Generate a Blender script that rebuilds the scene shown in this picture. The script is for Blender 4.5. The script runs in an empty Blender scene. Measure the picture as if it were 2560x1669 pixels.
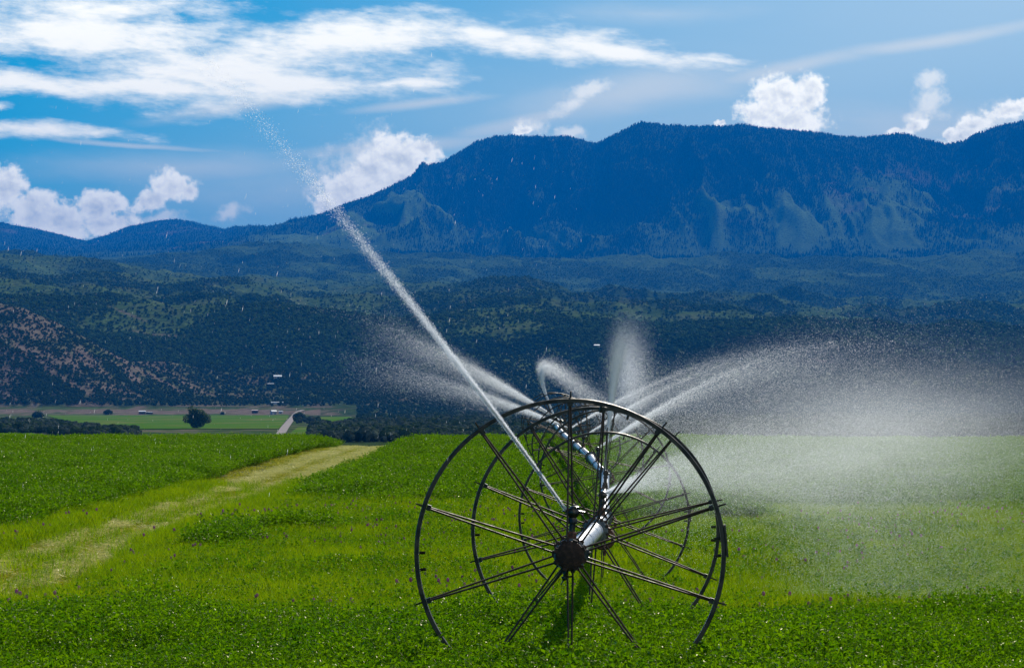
import bpy, math, random
import numpy as np
from mathutils import Vector, Matrix
R = math.radians
rng = np.random.default_rng(7)
random.seed(7)
sc = bpy.context.scene
COL = sc.collection

# ------------------------------------------------------------------ camera
F, HX, HY, CZ = 8787.0, 1280.0, 1000.0, 1.9     # focal length in photo pixels, horizon point, eye height
cam_d = bpy.data.cameras.new('camera')
cam_d.lens = 36 * F / 2560
cam_d.sensor_width = 36
cam_d.clip_start, cam_d.clip_end = 0.3, 60000
cam = bpy.data.objects.new('camera', cam_d)
COL.objects.link(cam)
cam.location = (0, 0, CZ)
cam.rotation_euler = (R(90) + math.atan((HY - 834.5) / F), 0, 0)
sc.camera = cam

# ------------------------------------------------------------------ render, colour
sc.view_settings.view_transform = 'Standard'
sc.view_settings.look = 'None'
sc.view_settings.exposure = 0.0
sc.view_settings.gamma = 1.0
sc.cycles.use_denoising = True
sc.cycles.max_bounces = 6
sc.cycles.diffuse_bounces = 2
sc.cycles.glossy_bounces = 2
sc.cycles.transmission_bounces = 4
sc.cycles.volume_bounces = 0
sc.cycles.transparent_max_bounces = 8
sc.cycles.sample_clamp_indirect = 4
sc.cycles.use_adaptive_sampling = False

# ------------------------------------------------------------------ sun and sky
SUN_EL, SUN_AZ = R(34), R(13)                 # azimuth measured from +Y towards +X
sun_d = bpy.data.lights.new('sun', 'SUN')
sun_d.energy = 5.0
sun_d.angle = R(0.5)
sun_d.color = (1.0, 0.95, 0.86)
sun = bpy.data.objects.new('sun', sun_d)
COL.objects.link(sun)
sdir = Vector((math.sin(SUN_AZ) * math.cos(SUN_EL), math.cos(SUN_AZ) * math.cos(SUN_EL), math.sin(SUN_EL)))
sun.rotation_euler = (-sdir).to_track_quat('-Z', 'Y').to_euler()
sun.location = (20, 60, 60)

world = bpy.data.worlds.new('World')
sc.world = world
world.use_nodes = True
WT = world.node_tree
WT.nodes.clear()


class NT:
    """small wrapper for building node trees"""
    def __init__(s, t): s.t = t
    def n(s, typ, **kw):
        nd = s.t.nodes.new(typ)
        for k, v in kw.items(): setattr(nd, k, v)
        return nd
    def put(s, sock, v):
        if isinstance(v, bpy.types.NodeSocket): s.t.links.new(v, sock)
        elif v is not None: sock.default_value = v
    def m(s, op, a, b=None, c=None, clamp=False):
        nd = s.n('ShaderNodeMath', operation=op, use_clamp=clamp)
        s.put(nd.inputs[0], a); s.put(nd.inputs[1], b)
        if c is not None: s.put(nd.inputs[2], c)
        return nd.outputs[0]
    def vm(s, op, a, b=None, scale=None):
        nd = s.n('ShaderNodeVectorMath', operation=op)
        s.put(nd.inputs[0], a)
        if b is not None: s.put(nd.inputs[1], b)
        if scale is not None: s.put(nd.inputs['Scale'], scale)
        return nd.outputs['Value'] if op in ('LENGTH', 'DOT_PRODUCT') else nd.outputs[0]
    def noise(s, vec, scale, detail=4, rough=0.5, dist=0.0, color=False):
        nd = s.n('ShaderNodeTexNoise')
        if vec is not None: s.put(nd.inputs['Vector'], vec)
        nd.inputs['Scale'].default_value = scale
        nd.inputs['Detail'].default_value = detail
        nd.inputs['Roughness'].default_value = rough
        nd.inputs['Distortion'].default_value = dist
        return nd.outputs['Color'] if color else nd.outputs['Fac']
    def step(s, x, a, b, lo=0.0, hi=1.0, kind='SMOOTHSTEP'):
        nd = s.n('ShaderNodeMapRange', interpolation_type=kind, clamp=True) if kind == 'LINEAR' else s.n('ShaderNodeMapRange', interpolation_type=kind)
        s.put(nd.inputs[0], x)
        for i, v in enumerate((a, b, lo, hi)): nd.inputs[i + 1].default_value = v
        return nd.outputs[0]
    def mix(s, fac, a, b, blend='MIX'):
        nd = s.n('ShaderNodeMix', data_type='RGBA', blend_type=blend)
        s.put(nd.inputs[0], fac); s.put(nd.inputs[6], a); s.put(nd.inputs[7], b)
        return nd.outputs[2]
    def mapping(s, vec, loc=(0, 0, 0), rot=(0, 0, 0), scale=(1, 1, 1), kind='TEXTURE'):
        nd = s.n('ShaderNodeMapping', vector_type=kind)
        s.put(nd.inputs['Vector'], vec)
        nd.inputs['Location'].default_value = loc
        nd.inputs['Rotation'].default_value = rot
        nd.inputs['Scale'].default_value = scale
        return nd.outputs[0]


def rgba(c): return (c[0], c[1], c[2], 1.0)


w = NT(WT)
tc = w.n('ShaderNodeTexCoord')
sky = w.n('ShaderNodeTexSky', sky_type='NISHITA', sun_disc=False)
sky.sun_elevation, sky.sun_rotation = SUN_EL, SUN_AZ
sky.altitude = 1800
sky.air_density, sky.dust_density, sky.ozone_density = 1.0, 0.2, 2.5
sep = w.n('ShaderNodeSeparateXYZ')
w.put(sep.inputs[0], tc.outputs['Generated'])
hor = w.m('SQRT', w.m('ADD', w.m('MULTIPLY', sep.outputs[0], sep.outputs[0]), w.m('MULTIPLY', sep.outputs[1], sep.outputs[1])))
az = w.m('MULTIPLY', w.m('ARCTAN2', sep.outputs[0], sep.outputs[1]), F / 1000)
el = w.m('MULTIPLY', w.m('ARCTAN2', sep.outputs[2], hor), F / 1000)
comb = w.n('ShaderNodeCombineXYZ')
w.put(comb.inputs[0], az); w.put(comb.inputs[1], el)
P = comb.outputs[0]                              # sky direction, in units of about 6.5 degrees
def A(px): return math.atan((px - HX) / F) * F / 1000
def E(py): return math.atan((HY - py) / F) * F / 1000
def blobs(vec, lst):
    out = None
    for b in lst:
        px, py, rx, ry, rot = b[:5]
        q = w.mapping(vec, (A(px), E(py), 0), (0, 0, R(rot)), (rx / 1000, ry / 1000, 1))
        v = w.m('SUBTRACT', 1.0, w.vm('LENGTH', q))
        if len(b) > 5: v = w.m('MULTIPLY', v, b[5])
        out = v if out is None else w.m('MAXIMUM', out, v)
    return out
def warp(vec, scale, amt, detail=4, rough=0.55):
    c = w.noise(vec, scale, detail, rough, color=True)
    return w.vm('ADD', vec, w.vm('MULTIPLY', w.vm('SUBTRACT', c, (0.5, 0.5, 0.5)), amt))

# high thin sheet
Pst = w.mapping(P, (0, 0, 0), (0, 0, R(-4)), (3.2, 1, 1))
Pw = warp(P, 2.2, (0.34, 0.09, 0))
cir = blobs(Pw, [(620, 165, 450, 105, 4), (900, 95, 420, 62, 3), (1240, 95, 330, 42, -4), (1520, 128, 330, 26, -9),
                 (180, 75, 480, 82, -5), (80, 222, 330, 36, -2), (380, 225, 330, 34, 0), (720, 215, 300, 55, 3),
                 (90, 335, 250, 22, -3), (0, 282, 60, 16, 0), (300, 20, 330, 40, 0), (980, 205, 170, 16, 4, .8), (1760, 148, 120, 14, -4, .7)])
cn = w.noise(Pst, 9, 8, 0.62)
cn2 = w.noise(Pst, 30, 5, 0.6)
cd = w.m('ADD', cir, w.m('MULTIPLY', w.m('SUBTRACT', cn, 0.5), 2.5))
cd = w.m('ADD', cd, w.m('MULTIPLY', w.m('SUBTRACT', cn2, 0.5), 1.2))
cd = w.m('ADD', cd, w.m('MULTIPLY', w.m('SUBTRACT', w.noise(Pst, 85, 4, 0.6), 0.5), 0.6))
a_cir = w.step(cd, -0.35, 0.95)
# faint veils
Pv = warp(P, 1.6, (0.25, 0.05, 0))
veil = blobs(Pv, [(2330, 108, 420, 24, 8), (1950, 172, 330, 30, 10), (1560, 235, 420, 75, 9), (1330, 300, 330, 30, 13), (980, 372, 420, 26, 4),
                  (420, 420, 620, 60, 0, .7), (330, 366, 330, 10, -4), (1620, 30, 300, 40, 0, .5), (560, 275, 260, 30, 8), (1060, 262, 240, 18, 6), (2300, 330, 700, 90, 0, .6), (900, 480, 900, 90, 0, .5)])
vn = w.noise(Pst, 7, 6, 0.6)
a_veil = w.step(w.m('ADD', veil, w.m('MULTIPLY', w.m('SUBTRACT', vn, 0.5), 0.9)), -0.05, 1.0, 0, 0.55)
# heaped clouds
CUM = [(10, 478, 78, 62, 0), (80, 525, 85, 62, -20), (150, 565, 95, 60, -20), (235, 525, 62, 46, 0), (285, 512, 52, 34, 0), (270, 565, 90, 40, 0),
       (430, 468, 62, 46, 0), (470, 480, 34, 34, 0), (385, 500, 55, 32, 25), 
       (1000, 395, 95, 62, 0), (1065, 375, 48, 40, 0), (930, 440, 80, 62, 20), (860, 480, 70, 55, 25), (815, 515, 40, 44, 0), (1000, 450, 130, 60, 15),
       (1310, 328, 34, 13, 0), (1950, 240, 78, 60, 0), (2020, 240, 60, 58, 0), (1900, 285, 62, 40, 0), (1980, 300, 110, 50, 0), (1800, 312, 20, 9, 0),
       (2285, 318, 44, 22, 25), (2240, 332, 40, 12, 20), (2370, 342, 22, 22, 0), (2440, 322, 66, 26, 22), (2530, 280, 90, 26, 16), (2420, 350, 90, 30, 10)]
Pc = warp(warp(P, 9, (0.06, 0.05, 0), 6, 0.6), 40, (0.022, 0.020, 0), 4, 0.6)
cum = blobs(Pc, CUM)
n1 = w.noise(P, 13, 8, 0.62)
n1b = w.noise(w.vm('ADD', P, (0.010, 0.022, 0)), 13, 8, 0.62)
n2 = w.noise(P, 42, 6, 0.6)
n2b = w.noise(w.vm('ADD', P, (0.004, 0.008, 0)), 42, 6, 0.6)
cumd = w.m('ADD', cum, w.m('ADD', w.m('MULTIPLY', w.m('SUBTRACT', n1, 0.5), 1.5), w.m('MULTIPLY', w.m('SUBTRACT', n2, 0.5), 0.9)))
a_cum = w.step(cumd, -0.06, 0.42)
relief = w.m('ADD', w.m('SUBTRACT', n1, n1b), w.m('MULTIPLY', w.m('SUBTRACT', n2, n2b), 0.55))  # sunlit and shaded cloud sides, put into the colour by offset noise
depth_ = w.step(cumd, 0.2, 1.05, 0.0, 0.62)
lum = w.m('ADD', w.m('SUBTRACT', 1.0, depth_), w.m('MULTIPLY', relief, 2.6), clamp=True)
wisp = blobs(Pc, [(2325, 212, 50, 34, 10), (2318, 258, 36, 46, -8), (2290, 300, 56, 34, 25), (1330, 322, 60, 28, 0), (1428, 332, 50, 22, 0), (575, 537, 52, 26, 10), (400, 545, 75, 26, 8), (2500, 300, 130, 50, 20), (1470, 225, 85, 28, 12), (1420, 265, 70, 22, 25), (2330, 260, 60, 60, 0), (905, 420, 160, 110, 30), (200, 560, 300, 60, 0)])
a_wisp = w.step(w.m('ADD', wisp, w.m('ADD', w.m('MULTIPLY', w.m('SUBTRACT', n1, 0.5), 1.6), w.m('MULTIPLY', w.m('SUBTRACT', n2, 0.5), 1.1))), 0.0, 0.9, 0, 0.72)

SKY_TINT = (0.03, 0.69, 0.86)
CLOUD = (20.4, 19.6, 16.4)
CLOUD_SH = (12.2, 12.6, 11.4)  # painted shade tone for the bodies of heaped clouds
skyc = w.mix(1.0, sky.outputs[0], rgba(SKY_TINT), 'MULTIPLY')
thin = w.m('ADD', w.m('MULTIPLY', az, 0.5), w.m('SUBTRACT', 0.95, el))
thin = w.step(w.m('ADD', thin, w.m('MULTIPLY', w.m('SUBTRACT', w.noise(Pst, 2.5, 4), 0.5), 0.5)), -0.6, 0.6, 0, 0.40)
skyc = w.mix(thin, skyc, rgba([v * .80 for v in CLOUD]))
c = w.mix(a_veil, skyc, rgba([v * .72 for v in CLOUD]))
c = w.mix(a_cir, c, rgba([v * .96 for v in CLOUD]))
c = w.mix(a_wisp, c, rgba([v * .92 for v in CLOUD]))
cumc = w.mix(lum, rgba(CLOUD_SH), rgba([v * 1.06 for v in CLOUD]))
c = w.mix(a_cum, c, cumc)
bg = w.n('ShaderNodeBackground')
w.put(bg.inputs[0], c)
bg.inputs[1].default_value = 0.10
wo = w.n('ShaderNodeOutputWorld')
WT.links.new(bg.outputs[0], wo.inputs[0])

# ------------------------------------------------------------------ helpers
def tag(o, label=None, cat=None, group=None, kind=None):
    for k, v in (('label', label), ('category', cat), ('group', group), ('kind', kind)):
        if v: o[k] = v
    return o

def empty(name, loc=(0, 0, 0)):
    o = bpy.data.objects.new(name, None)
    COL.objects.link(o)
    o.location = loc
    return o

def mesh_np(name, verts, faces, k, mats, parent=None, link=True, smooth=False, mat_idx=None):
    """faces: (n,k) int array"""
    me = bpy.data.meshes.new(name)
    verts = np.asarray(verts, np.float32); faces = np.asarray(faces, np.int32).reshape(-1, k)
    me.vertices.add(len(verts)); me.vertices.foreach_set('co', verts.ravel())
    me.loops.add(faces.size); me.loops.foreach_set('vertex_index', faces.ravel())
    me.polygons.add(len(faces))
    me.polygons.foreach_set('loop_start', np.arange(len(faces), dtype=np.int32) * k)
    if mat_idx is not None: me.polygons.foreach_set('material_index', np.asarray(mat_idx, np.int32))
    me.polygons.foreach_set('use_smooth', np.full(len(faces), smooth))
    me.update(calc_edges=True)
    for m in (mats if isinstance(mats, (list, tuple)) else [mats]): me.materials.append(m)
    o = bpy.data.objects.new(name, me)
    if link: COL.objects.link(o)
    if parent: o.parent = parent
    return o

class MB:
    """collects boxes, tubes and lathes into ONE mesh"""
    def __init__(s): s.v = []; s.f = []
    def add(s, vs, fs):
        b = len(s.v); s.v += [tuple(p) for p in vs]; s.f += [tuple(i + b for i in f) for f in fs]
    def tube(s, p0, p1, r0, r1=None, n=8, caps=True):
        r1 = r0 if r1 is None else r1
        p0, p1 = Vector(p0), Vector(p1); d = (p1 - p0).normalized()
        a = d.orthogonal().normalized(); b = d.cross(a)
        vs = []
        for p, r in ((p0, r0), (p1, r1)):
            for i in range(n):
                t = 2 * math.pi * i / n
                vs.append(p + (a * math.cos(t) + b * math.sin(t)) * r)
        fs = [(i, (i + 1) % n, n + (i + 1) % n, n + i) for i in range(n)]
        if caps: fs += [tuple(range(n - 1, -1, -1)), tuple(range(n, 2 * n))]
        s.add(vs, fs)
    def lathe(s, prof, origin=(0, 0, 0), axis=(0, 1, 0), n=24, closed=False):
        """prof: list of (radius, offset along axis)"""
        d = Vector(axis).normalized(); a = d.orthogonal().normalized(); b = d.cross(a); o = Vector(origin)
        vs = []
        for r, h in prof:
            for i in range(n):
                t = 2 * math.pi * i / n
                vs.append(o + d * h + (a * math.cos(t) + b * math.sin(t)) * r)
        m = len(prof); fs = []
        for j in range(m if closed else m - 1):
            j2 = (j + 1) % m
            for i in range(n):
                i2 = (i + 1) % n
                fs.append((j * n + i, j * n + i2, j2 * n + i2, j2 * n + i))
        if not closed:
            if prof[0][0] > 1e-5: fs.append(tuple(range(n - 1, -1, -1)))
            if prof[-1][0] > 1e-5: fs.append(tuple((m - 1) * n + i for i in range(n)))
        s.add(vs, fs)
    def box(s, c, size, rot=None):
        vs = []
        for x in (-.5, .5):
            for y in (-.5, .5):
                for z in (-.5, .5):
                    p = Vector((x * size[0], y * size[1], z * size[2]))
                    if rot is not None: p = rot @ p
                    vs.append(p + Vector(c))
        s.add(vs, [(0, 1, 3, 2), (4, 6, 7, 5), (0, 4, 5, 1), (2, 3, 7, 6), (0, 2, 6, 4), (1, 5, 7, 3)])
    def build(s, name, mat, parent=None, smooth=False, link=True):
        me = bpy.data.meshes.new(name)
        me.from_pydata([tuple(v) for v in s.v], [], s.f)
        me.materials.append(mat)
        if smooth:
            me.polygons.foreach_set('use_smooth', np.full(len(me.polygons), True))
            try: me.set_sharp_from_angle(angle=R(40))
            except Exception: pass
        me.update()
        o = bpy.data.objects.new(name, me)
        if link: COL.objects.link(o)
        if parent: o.parent = parent
        return o

def hash2(ix, iy, seed):
    h = (ix.astype(np.int64) * 374761393 + iy.astype(np.int64) * 668265263 + seed * 1442695041) & 0xFFFFFFFF
    h = ((h ^ (h >> 13)) * 1274126177) & 0xFFFFFFFF
    h = h ^ (h >> 16)
    return (h & 0xFFFFFF) / float(0xFFFFFF)
def vnoise(x, y, seed=0):
    ix, iy = np.floor(x), np.floor(y); fx, fy = x - ix, y - iy
    fx = fx * fx * fx * (fx * (fx * 6 - 15) + 10); fy = fy * fy * fy * (fy * (fy * 6 - 15) + 10)
    a = hash2(ix, iy, seed); b = hash2(ix + 1, iy, seed); c = hash2(ix, iy + 1, seed); d = hash2(ix + 1, iy + 1, seed)
    return (a + (b - a) * fx) * (1 - fy) + (c + (d - c) * fx) * fy
def fbm(x, y, seed=0, oct=5, gain=0.5):
    s = 0; a = 1; t = 0
    for o in range(oct):
        s = s + a * vnoise(x * 2 ** o + 17.3 * o, y * 2 ** o + 9.1 * o, seed + o); t += a; a *= gain
    return s / t
def ridged(x, y, seed=0, oct=5, gain=0.5):
    s = 0; a = 1; t = 0
    for o in range(oct):
        s = s + a * (1 - np.abs(2 * vnoise(x * 2 ** o + 5.7 * o, y * 2 ** o + 3.3 * o, seed + o) - 1)); t += a; a *= gain
    return s / t

# ------------------------------------------------------------------ materials
def new_mat(name):
    m = bpy.data.materials.new(name); m.use_nodes = True
    t = m.node_tree; t.nodes.clear()
    return m, NT(t), t.nodes.new('ShaderNodeOutputMaterial')

def mat_leaf(name, ca, cb, trans, gloss=0.12, rough=0.3, tcol=None, patch=0.35, patch2=None):
    """leaf: diffuse + light coming through + waxy gloss; varies per plant and per patch of field"""
    m, n, out = new_mat(name)
    oi = n.n('ShaderNodeObjectInfo'); geo = n.n('ShaderNodeNewGeometry')
    v = n.m('ADD', n.m('MULTIPLY', oi.outputs['Random'], 0.55), n.m('MULTIPLY', n.noise(geo.outputs['Position'], patch, 3), 0.9))
    v = n.m('ADD', v, n.m('MULTIPLY', n.m('SUBTRACT', geo.outputs['Random Per Island'], 0.5), 0.6))
    f = n.step(v, 0.3, 1.15)
    col = n.mix(f, rgba(ca), rgba(cb))
    tc_ = n.mix(1.0, col, rgba(tcol or (1.5, 1.45, 0.6)), 'MULTIPLY')
    d = n.n('ShaderNodeBsdfDiffuse'); n.put(d.inputs[0], col)
    tr = n.n('ShaderNodeBsdfTranslucent'); n.put(tr.inputs[0], tc_)
    gl = n.n('ShaderNodeBsdfGlossy'); gl.inputs['Roughness'].default_value = rough
    gl.inputs[0].default_value = (1.0, 0.95, 0.7, 1)
    mx = n.n('ShaderNodeMixShader'); mx.inputs[0].default_value = trans
    n.t.links.new(d.outputs[0], mx.inputs[1]); n.t.links.new(tr.outputs[0], mx.inputs[2])
    lw = n.n('ShaderNodeLayerWeight'); lw.inputs[0].default_value = 0.25
    mg = n.n('ShaderNodeMixShader')
    n.put(mg.inputs[0], n.m('MULTIPLY', lw.outputs['Fresnel'], gloss * 4, clamp=True))
    n.t.links.new(mx.outputs[0], mg.inputs[1]); n.t.links.new(gl.outputs[0], mg.inputs[2])
    n.t.links.new(mg.outputs[0], out.inputs[0])
    return m

def mat_principled(name, col, rough=0.5, metal=0.0, col2=None, scale=20, bump=0.0, stretch=(1, 1, 1), lo=0.4, hi=0.6, spec=None, rough2=None):
    m, n, out = new_mat(name)
    b = n.n('ShaderNodeBsdfPrincipled')
    tcn = n.n('ShaderNodeTexCoord')
    vec = n.mapping(tcn.outputs['Object'], scale=stretch, kind='POINT')
    nz = n.noise(vec, scale, 6, 0.6)
    f = n.step(nz, lo, hi)
    n.put(b.inputs['Base Color'], n.mix(f, rgba(col), rgba(col2 or col)))
    b.inputs['Metallic'].default_value = metal
    if rough2 is not None: n.put(b.inputs['Roughness'], n.m('ADD', rough, n.m('MULTIPLY', f, rough2 - rough)))
    else: b.inputs['Roughness'].default_value = rough
    if spec is not None: b.inputs['Specular IOR Level'].default_value = spec
    if bump:
        bp = n.n('ShaderNodeBump'); bp.inputs['Strength'].default_value = bump; bp.inputs['Distance'].default_value = 0.01
        n.put(bp.inputs['Height'], nz); n.t.links.new(bp.outputs[0], b.inputs['Normal'])
    n.t.links.new(b.outputs[0], out.inputs[0])
    return m

M_alf = mat_leaf('alfalfa_leaf', (0.048, 0.145, 0.002), (0.140, 0.270, 0.003), 0.50, 0.030, 0.34, (1.5, 1.45, 0.4))
M_grass = mat_leaf('grass_blade', (0.108, 0.220, 0.003), (0.220, 0.310, 0.004), 0.52, 0.02, 0.4, (1.5, 1.4, 0.4))
M_dry = mat_leaf('mown_grass', (0.27, 0.31, 0.010), (0.48, 0.45, 0.040), 0.45, 0.02, 0.45, (1.2, 1.1, 0.6))
M_straw = mat_leaf('straw', (0.50, 0.50, 0.13), (0.70, 0.66, 0.30), 0.4, 0.02, 0.5, (1.1, 1.05, 0.8))
M_stem = mat_leaf('stem', (0.07, 0.14, 0.006), (0.11, 0.17, 0.008), 0.2, 0.02, 0.4)
M_flower = mat_leaf('clover_blossom', (0.34, 0.12, 0.24), (0.50, 0.20, 0.36), 0.4, 0.05, 0.5, (1.1, 1.0, 1.1))
M_soil = mat_principled('field_soil', (0.020, 0.030, 0.006), 0.9, 0, (0.045, 0.055, 0.012), 1.2, 0, lo=.35, hi=.65, spec=.1)
M_rust = mat_principled('weathered_steel', (0.055, 0.040, 0.030), 0.45, 0.6, (0.10, 0.075, 0.055), 14, 0.3, rough2=0.6)
M_spoke = mat_principled('spoke_steel', (0.060, 0.036, 0.024), 0.52, 0.5, (0.10, 0.062, 0.04), 16, 0.2, rough2=0.65)
M_cap = mat_principled('rusty_cap', (0.030, 0.014, 0.008), 0.75, 0.2, (0.075, 0.035, 0.018), 30, 0.5, lo=.45, hi=.62)
M_rim = mat_principled('galvanised_rim', (0.045, 0.038, 0.030), 0.36, 0.75, (0.10, 0.080, 0.060), 9, 0.25, rough2=0.5)
M_hub = mat_principled('wet_steel_hub', (0.16, 0.15, 0.145), 0.28, 0.85, (0.26, 0.24, 0.22), 20, 0.2, rough2=0.42)
M_pipe = mat_principled('aluminium_pipe', (0.48, 0.48, 0.49), 0.34, 0.85, (0.32, 0.32, 0.33), 7, 0.05, stretch=(9, 0.7, 9), rough2=0.42)
M_brass = mat_principled('sprinkler_metal', (0.035, 0.035, 0.038), 0.3, 0.7, (0.10, 0.085, 0.06), 40, 0.2)
M_coupl = mat_principled('rusty_coupling', (0.10, 0.045, 0.028), 0.6, 0.4, (0.18, 0.08, 0.05), 40, 0.4)

def mat_water(name, tr=0.80, gl=0.0, col=(0.97, 0.98, 1.0)):
    m, n, out = new_mat(name)
    t_ = n.n('ShaderNodeBsdfTranslucent'); t_.inputs[0].default_value = rgba(col)
    d = n.n('ShaderNodeBsdfDiffuse'); d.inputs[0].default_value = rgba(col)
    g = n.n('ShaderNodeBsdfGlossy'); g.inputs['Roughness'].default_value = 0.25
    m1 = n.n('ShaderNodeMixShader'); m1.inputs[0].default_value = tr
    n.t.links.new(d.outputs[0], m1.inputs[1]); n.t.links.new(t_.outputs[0], m1.inputs[2])
    m2 = n.n('ShaderNodeMixShader'); m2.inputs[0].default_value = gl
    n.t.links.new(m1.outputs[0], m2.inputs[1]); n.t.links.new(g.outputs[0], m2.inputs[2])
    n.t.links.new(m2.outputs[0], out.inputs[0])
    return m
M_water = mat_water('water_drops')

# ------------------------------------------------------------------ field ground
GY = [-60, 0, 15, 21.8, 27.3, 39.5, 51.7, 64, 76, 88, 100, 115, 132, 170]
GZ = [-1.7, -1.75, -1.85, -1.92, -1.98, -2.25, -2.10, -2.03, -1.95, -1.84, -1.74, -1.64, -1.78, -3.2]
yy = np.linspace(-60, 170, 461)
zz = np.interp(yy, GY, GZ)
ker = np.hanning(15); ker /= ker.sum()
zz = np.convolve(np.pad(zz, 7, mode='edge'), ker, 'valid')
def ground_z(X, Y):
    X = np.asarray(X, float); Y = np.asarray(Y, float)
    z = np.interp(Y, yy, zz)
    z = z + 0.05 * (vnoise(X * .22 + 3, Y * .12, 5) - .5) * np.clip((Y - 25) / 20, 0.3, 1.2)
    z = z - np.clip((X - 3) / 14, 0, 1) * 0.10 * np.clip((Y - 60) / 50, 0, 1)
    return z + CZ

gx = np.concatenate([np.linspace(-90, -26, 20)[:-1], np.linspace(-26, 26, 105), np.linspace(26, 90, 20)[1:]])
gy = np.concatenate([np.linspace(-60, 10, 20)[:-1], np.linspace(10, 170, 321)])
GXg, GYg = np.meshgrid(gx, gy)
GZg = ground_z(GXg, GYg)
nx, ny = len(gx), len(gy)
ii = (np.arange(ny - 1)[:, None] * nx + np.arange(nx - 1)[None, :]).ravel()
def grid_faces(nx, ny):
    i = (np.arange(ny - 1)[:, None] * nx + np.arange(nx - 1)[None, :]).ravel()
    return np.stack([i, i + 1, i + 1 + nx, i + nx], 1)
o = mesh_np('field', np.stack([GXg, GYg, GZg], -1).reshape(-1, 3), grid_faces(nx, ny), 4, M_soil, smooth=True)
tag(o, 'gently rising green hay field in front of the valley', 'field', kind='structure')

# ------------------------------------------------------------------ far land: one height field, valley to skyline
SKYL = [(-900, 590), (-400, 560), (0, 554), (54, 565), (129, 581), (215, 601), (269, 586), (323, 565), (414, 547), (468, 550), (516, 562), (559, 571), (586, 564), (635, 564),
        (705, 564), (737, 549), (796, 535), (839, 519), (914, 490), (1006, 446), (1033, 430), (1043, 413), (1057, 398), (1068, 410), (1103, 403), (1157, 371), (1192, 350), (1237, 339),
        (1280, 335), (1388, 343), (1420, 342), (1490, 356), (1511, 344), (1549, 325), (1587, 308), (1603, 303), (1667, 311), (1748, 315), (1818, 316), (1861, 311), (1925, 317), (1979, 323),
        (2033, 326), (2119, 338), (2194, 336), (2264, 331), (2302, 343), (2367, 362), (2410, 352), (2447, 331), (2506, 312), (2560, 297), (2800, 250), (3300, 300), (4000, 420)]
def prof(lst, x): return np.interp(x, [p[0] for p in lst], [p[1] for p in lst])
xs = np.concatenate([np.linspace(-1500, -150, 70)[:-1], np.linspace(-150, 2710, 760), np.linspace(2710, 4060, 70)[1:]])
NX = len(xs)
def K(*a): return prof(list(zip(a[0::2], a[1::2])), xs)
one = np.ones(NX)
wobx = (fbm(xs / 260, xs * 0, 3, 4) - .5)
layers = [
    (140 * one, None, -2.6), (300 * one, None, -9.0), (900 * one, None, -13.5), (1450 * one, None, -14.7),
    (3420 * one, K(-1500, 1037.8, 700, 1037.8, 900, 1036, 1100, 1033, 4060, 1033), None),
    (3650 * one, K(-1500, 1017, 800, 1017, 1000, 1008, 1400, 1003, 4060, 1003), None),
    (K(-1500, 4250, 600, 4150, 900, 4150, 4060, 4150), K(-1500, 690, -300, 700, 0, 752, 60, 760, 130, 790, 210, 832, 290, 882, 370, 926, 440, 958, 530, 984, 640, 1000, 800, 985, 1000, 965, 1400, 955, 2000, 940, 2560, 930, 4060, 930), None),
    (4550 * one, K(-1500, 800, 0, 860, 200, 900, 500, 960, 700, 955, 1000, 930, 1400, 905, 2000, 890, 2560, 905, 4060, 905), None),
    (5000 * one, K(-1500, 720, 0, 735, 300, 752, 500, 762, 640, 760, 700, 757, 800, 772, 900, 792, 1000, 797, 1080, 786, 1350, 776, 1480, 787, 1600, 815, 1700, 826, 1800, 818, 1900, 810, 1990, 800, 2050, 815, 2250, 840, 2560, 862, 4060, 880), None),
    (5600 * one, K(-1500, 735, 0, 745, 600, 772, 900, 806, 1000, 806, 1350, 786, 1600, 822, 1990, 812, 2250, 838, 2560, 850, 4060, 860), None),
    (11000 * one, K(-1500, 640, 0, 653, 60, 651, 180, 665, 350, 686, 500, 700, 650, 712, 850, 715, 1100, 705, 1500, 735, 1800, 745, 2560, 750, 4060, 750), None),
    (13600 * one, K(-1500, 660, 0, 668, 200, 668, 350, 660, 550, 640, 700, 630, 900, 645, 1300, 660, 1700, 655, 2560, 650, 4060, 650), None),
    (K(-1500, 18500, 400, 18500, 640, 16200, 4060, 16200), K(-1500, 640, 0, 640, 400, 628, 560, 615, 800, 622, 1000, 640, 1300, 652, 2560, 640, 4060, 640), None),
    (K(-1500, 22500, 400, 22500, 680, 18300, 1300, 18600, 1500, 18000, 4060, 18000), None, 'mid'),
    (K(-1500, 26500, 430, 26500, 560, 25500, 640, 22000, 900, 20500, 1300, 21600, 1470, 21600, 1530, 20000, 4060, 20000), prof(SKYL, xs), None),
    (K(-1500, 28500, 500, 28500, 640, 24500, 4060, 24500), None, 'back'), (31000 * one, None, 20.0)]
crestY = layers[14][0]
LY = np.zeros((len(layers), NX)); LZ = np.zeros((len(layers), NX))
for k, (Y, py, z) in enumerate(layers):
    LY[k] = Y
    if py is not None: LZ[k] = (HY - py) / F * Y
    elif isinstance(z, float): LZ[k] = z
ck, fk = 14, 12
t_ = (LY[13] - LY[fk]) / (LY[ck] - LY[fk])
LZ[13] = LZ[fk] + (LZ[ck] - LZ[fk]) * (t_ ** 1.05 * .92)
LZ[15] = LZ[ck] * 0.72
rows = np.concatenate([np.geomspace(140, 1400, 36)[:-1], np.linspace(1400, 3380, 80)[:-1], np.linspace(3380, 3720, 46)[:-1], np.linspace(3720, 6000, 190)[:-1], np.linspace(6000, 16000, 170)[:-1], np.linspace(16000, 27000, 240)[:-1], np.linspace(27000, 31000, 10)])
NY = len(rows)
TZ = np.zeros((NY, NX))
for j in range(NX): TZ[:, j] = np.interp(rows, LY[:, j], LZ[:, j])
sm = TZ.copy()
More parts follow.
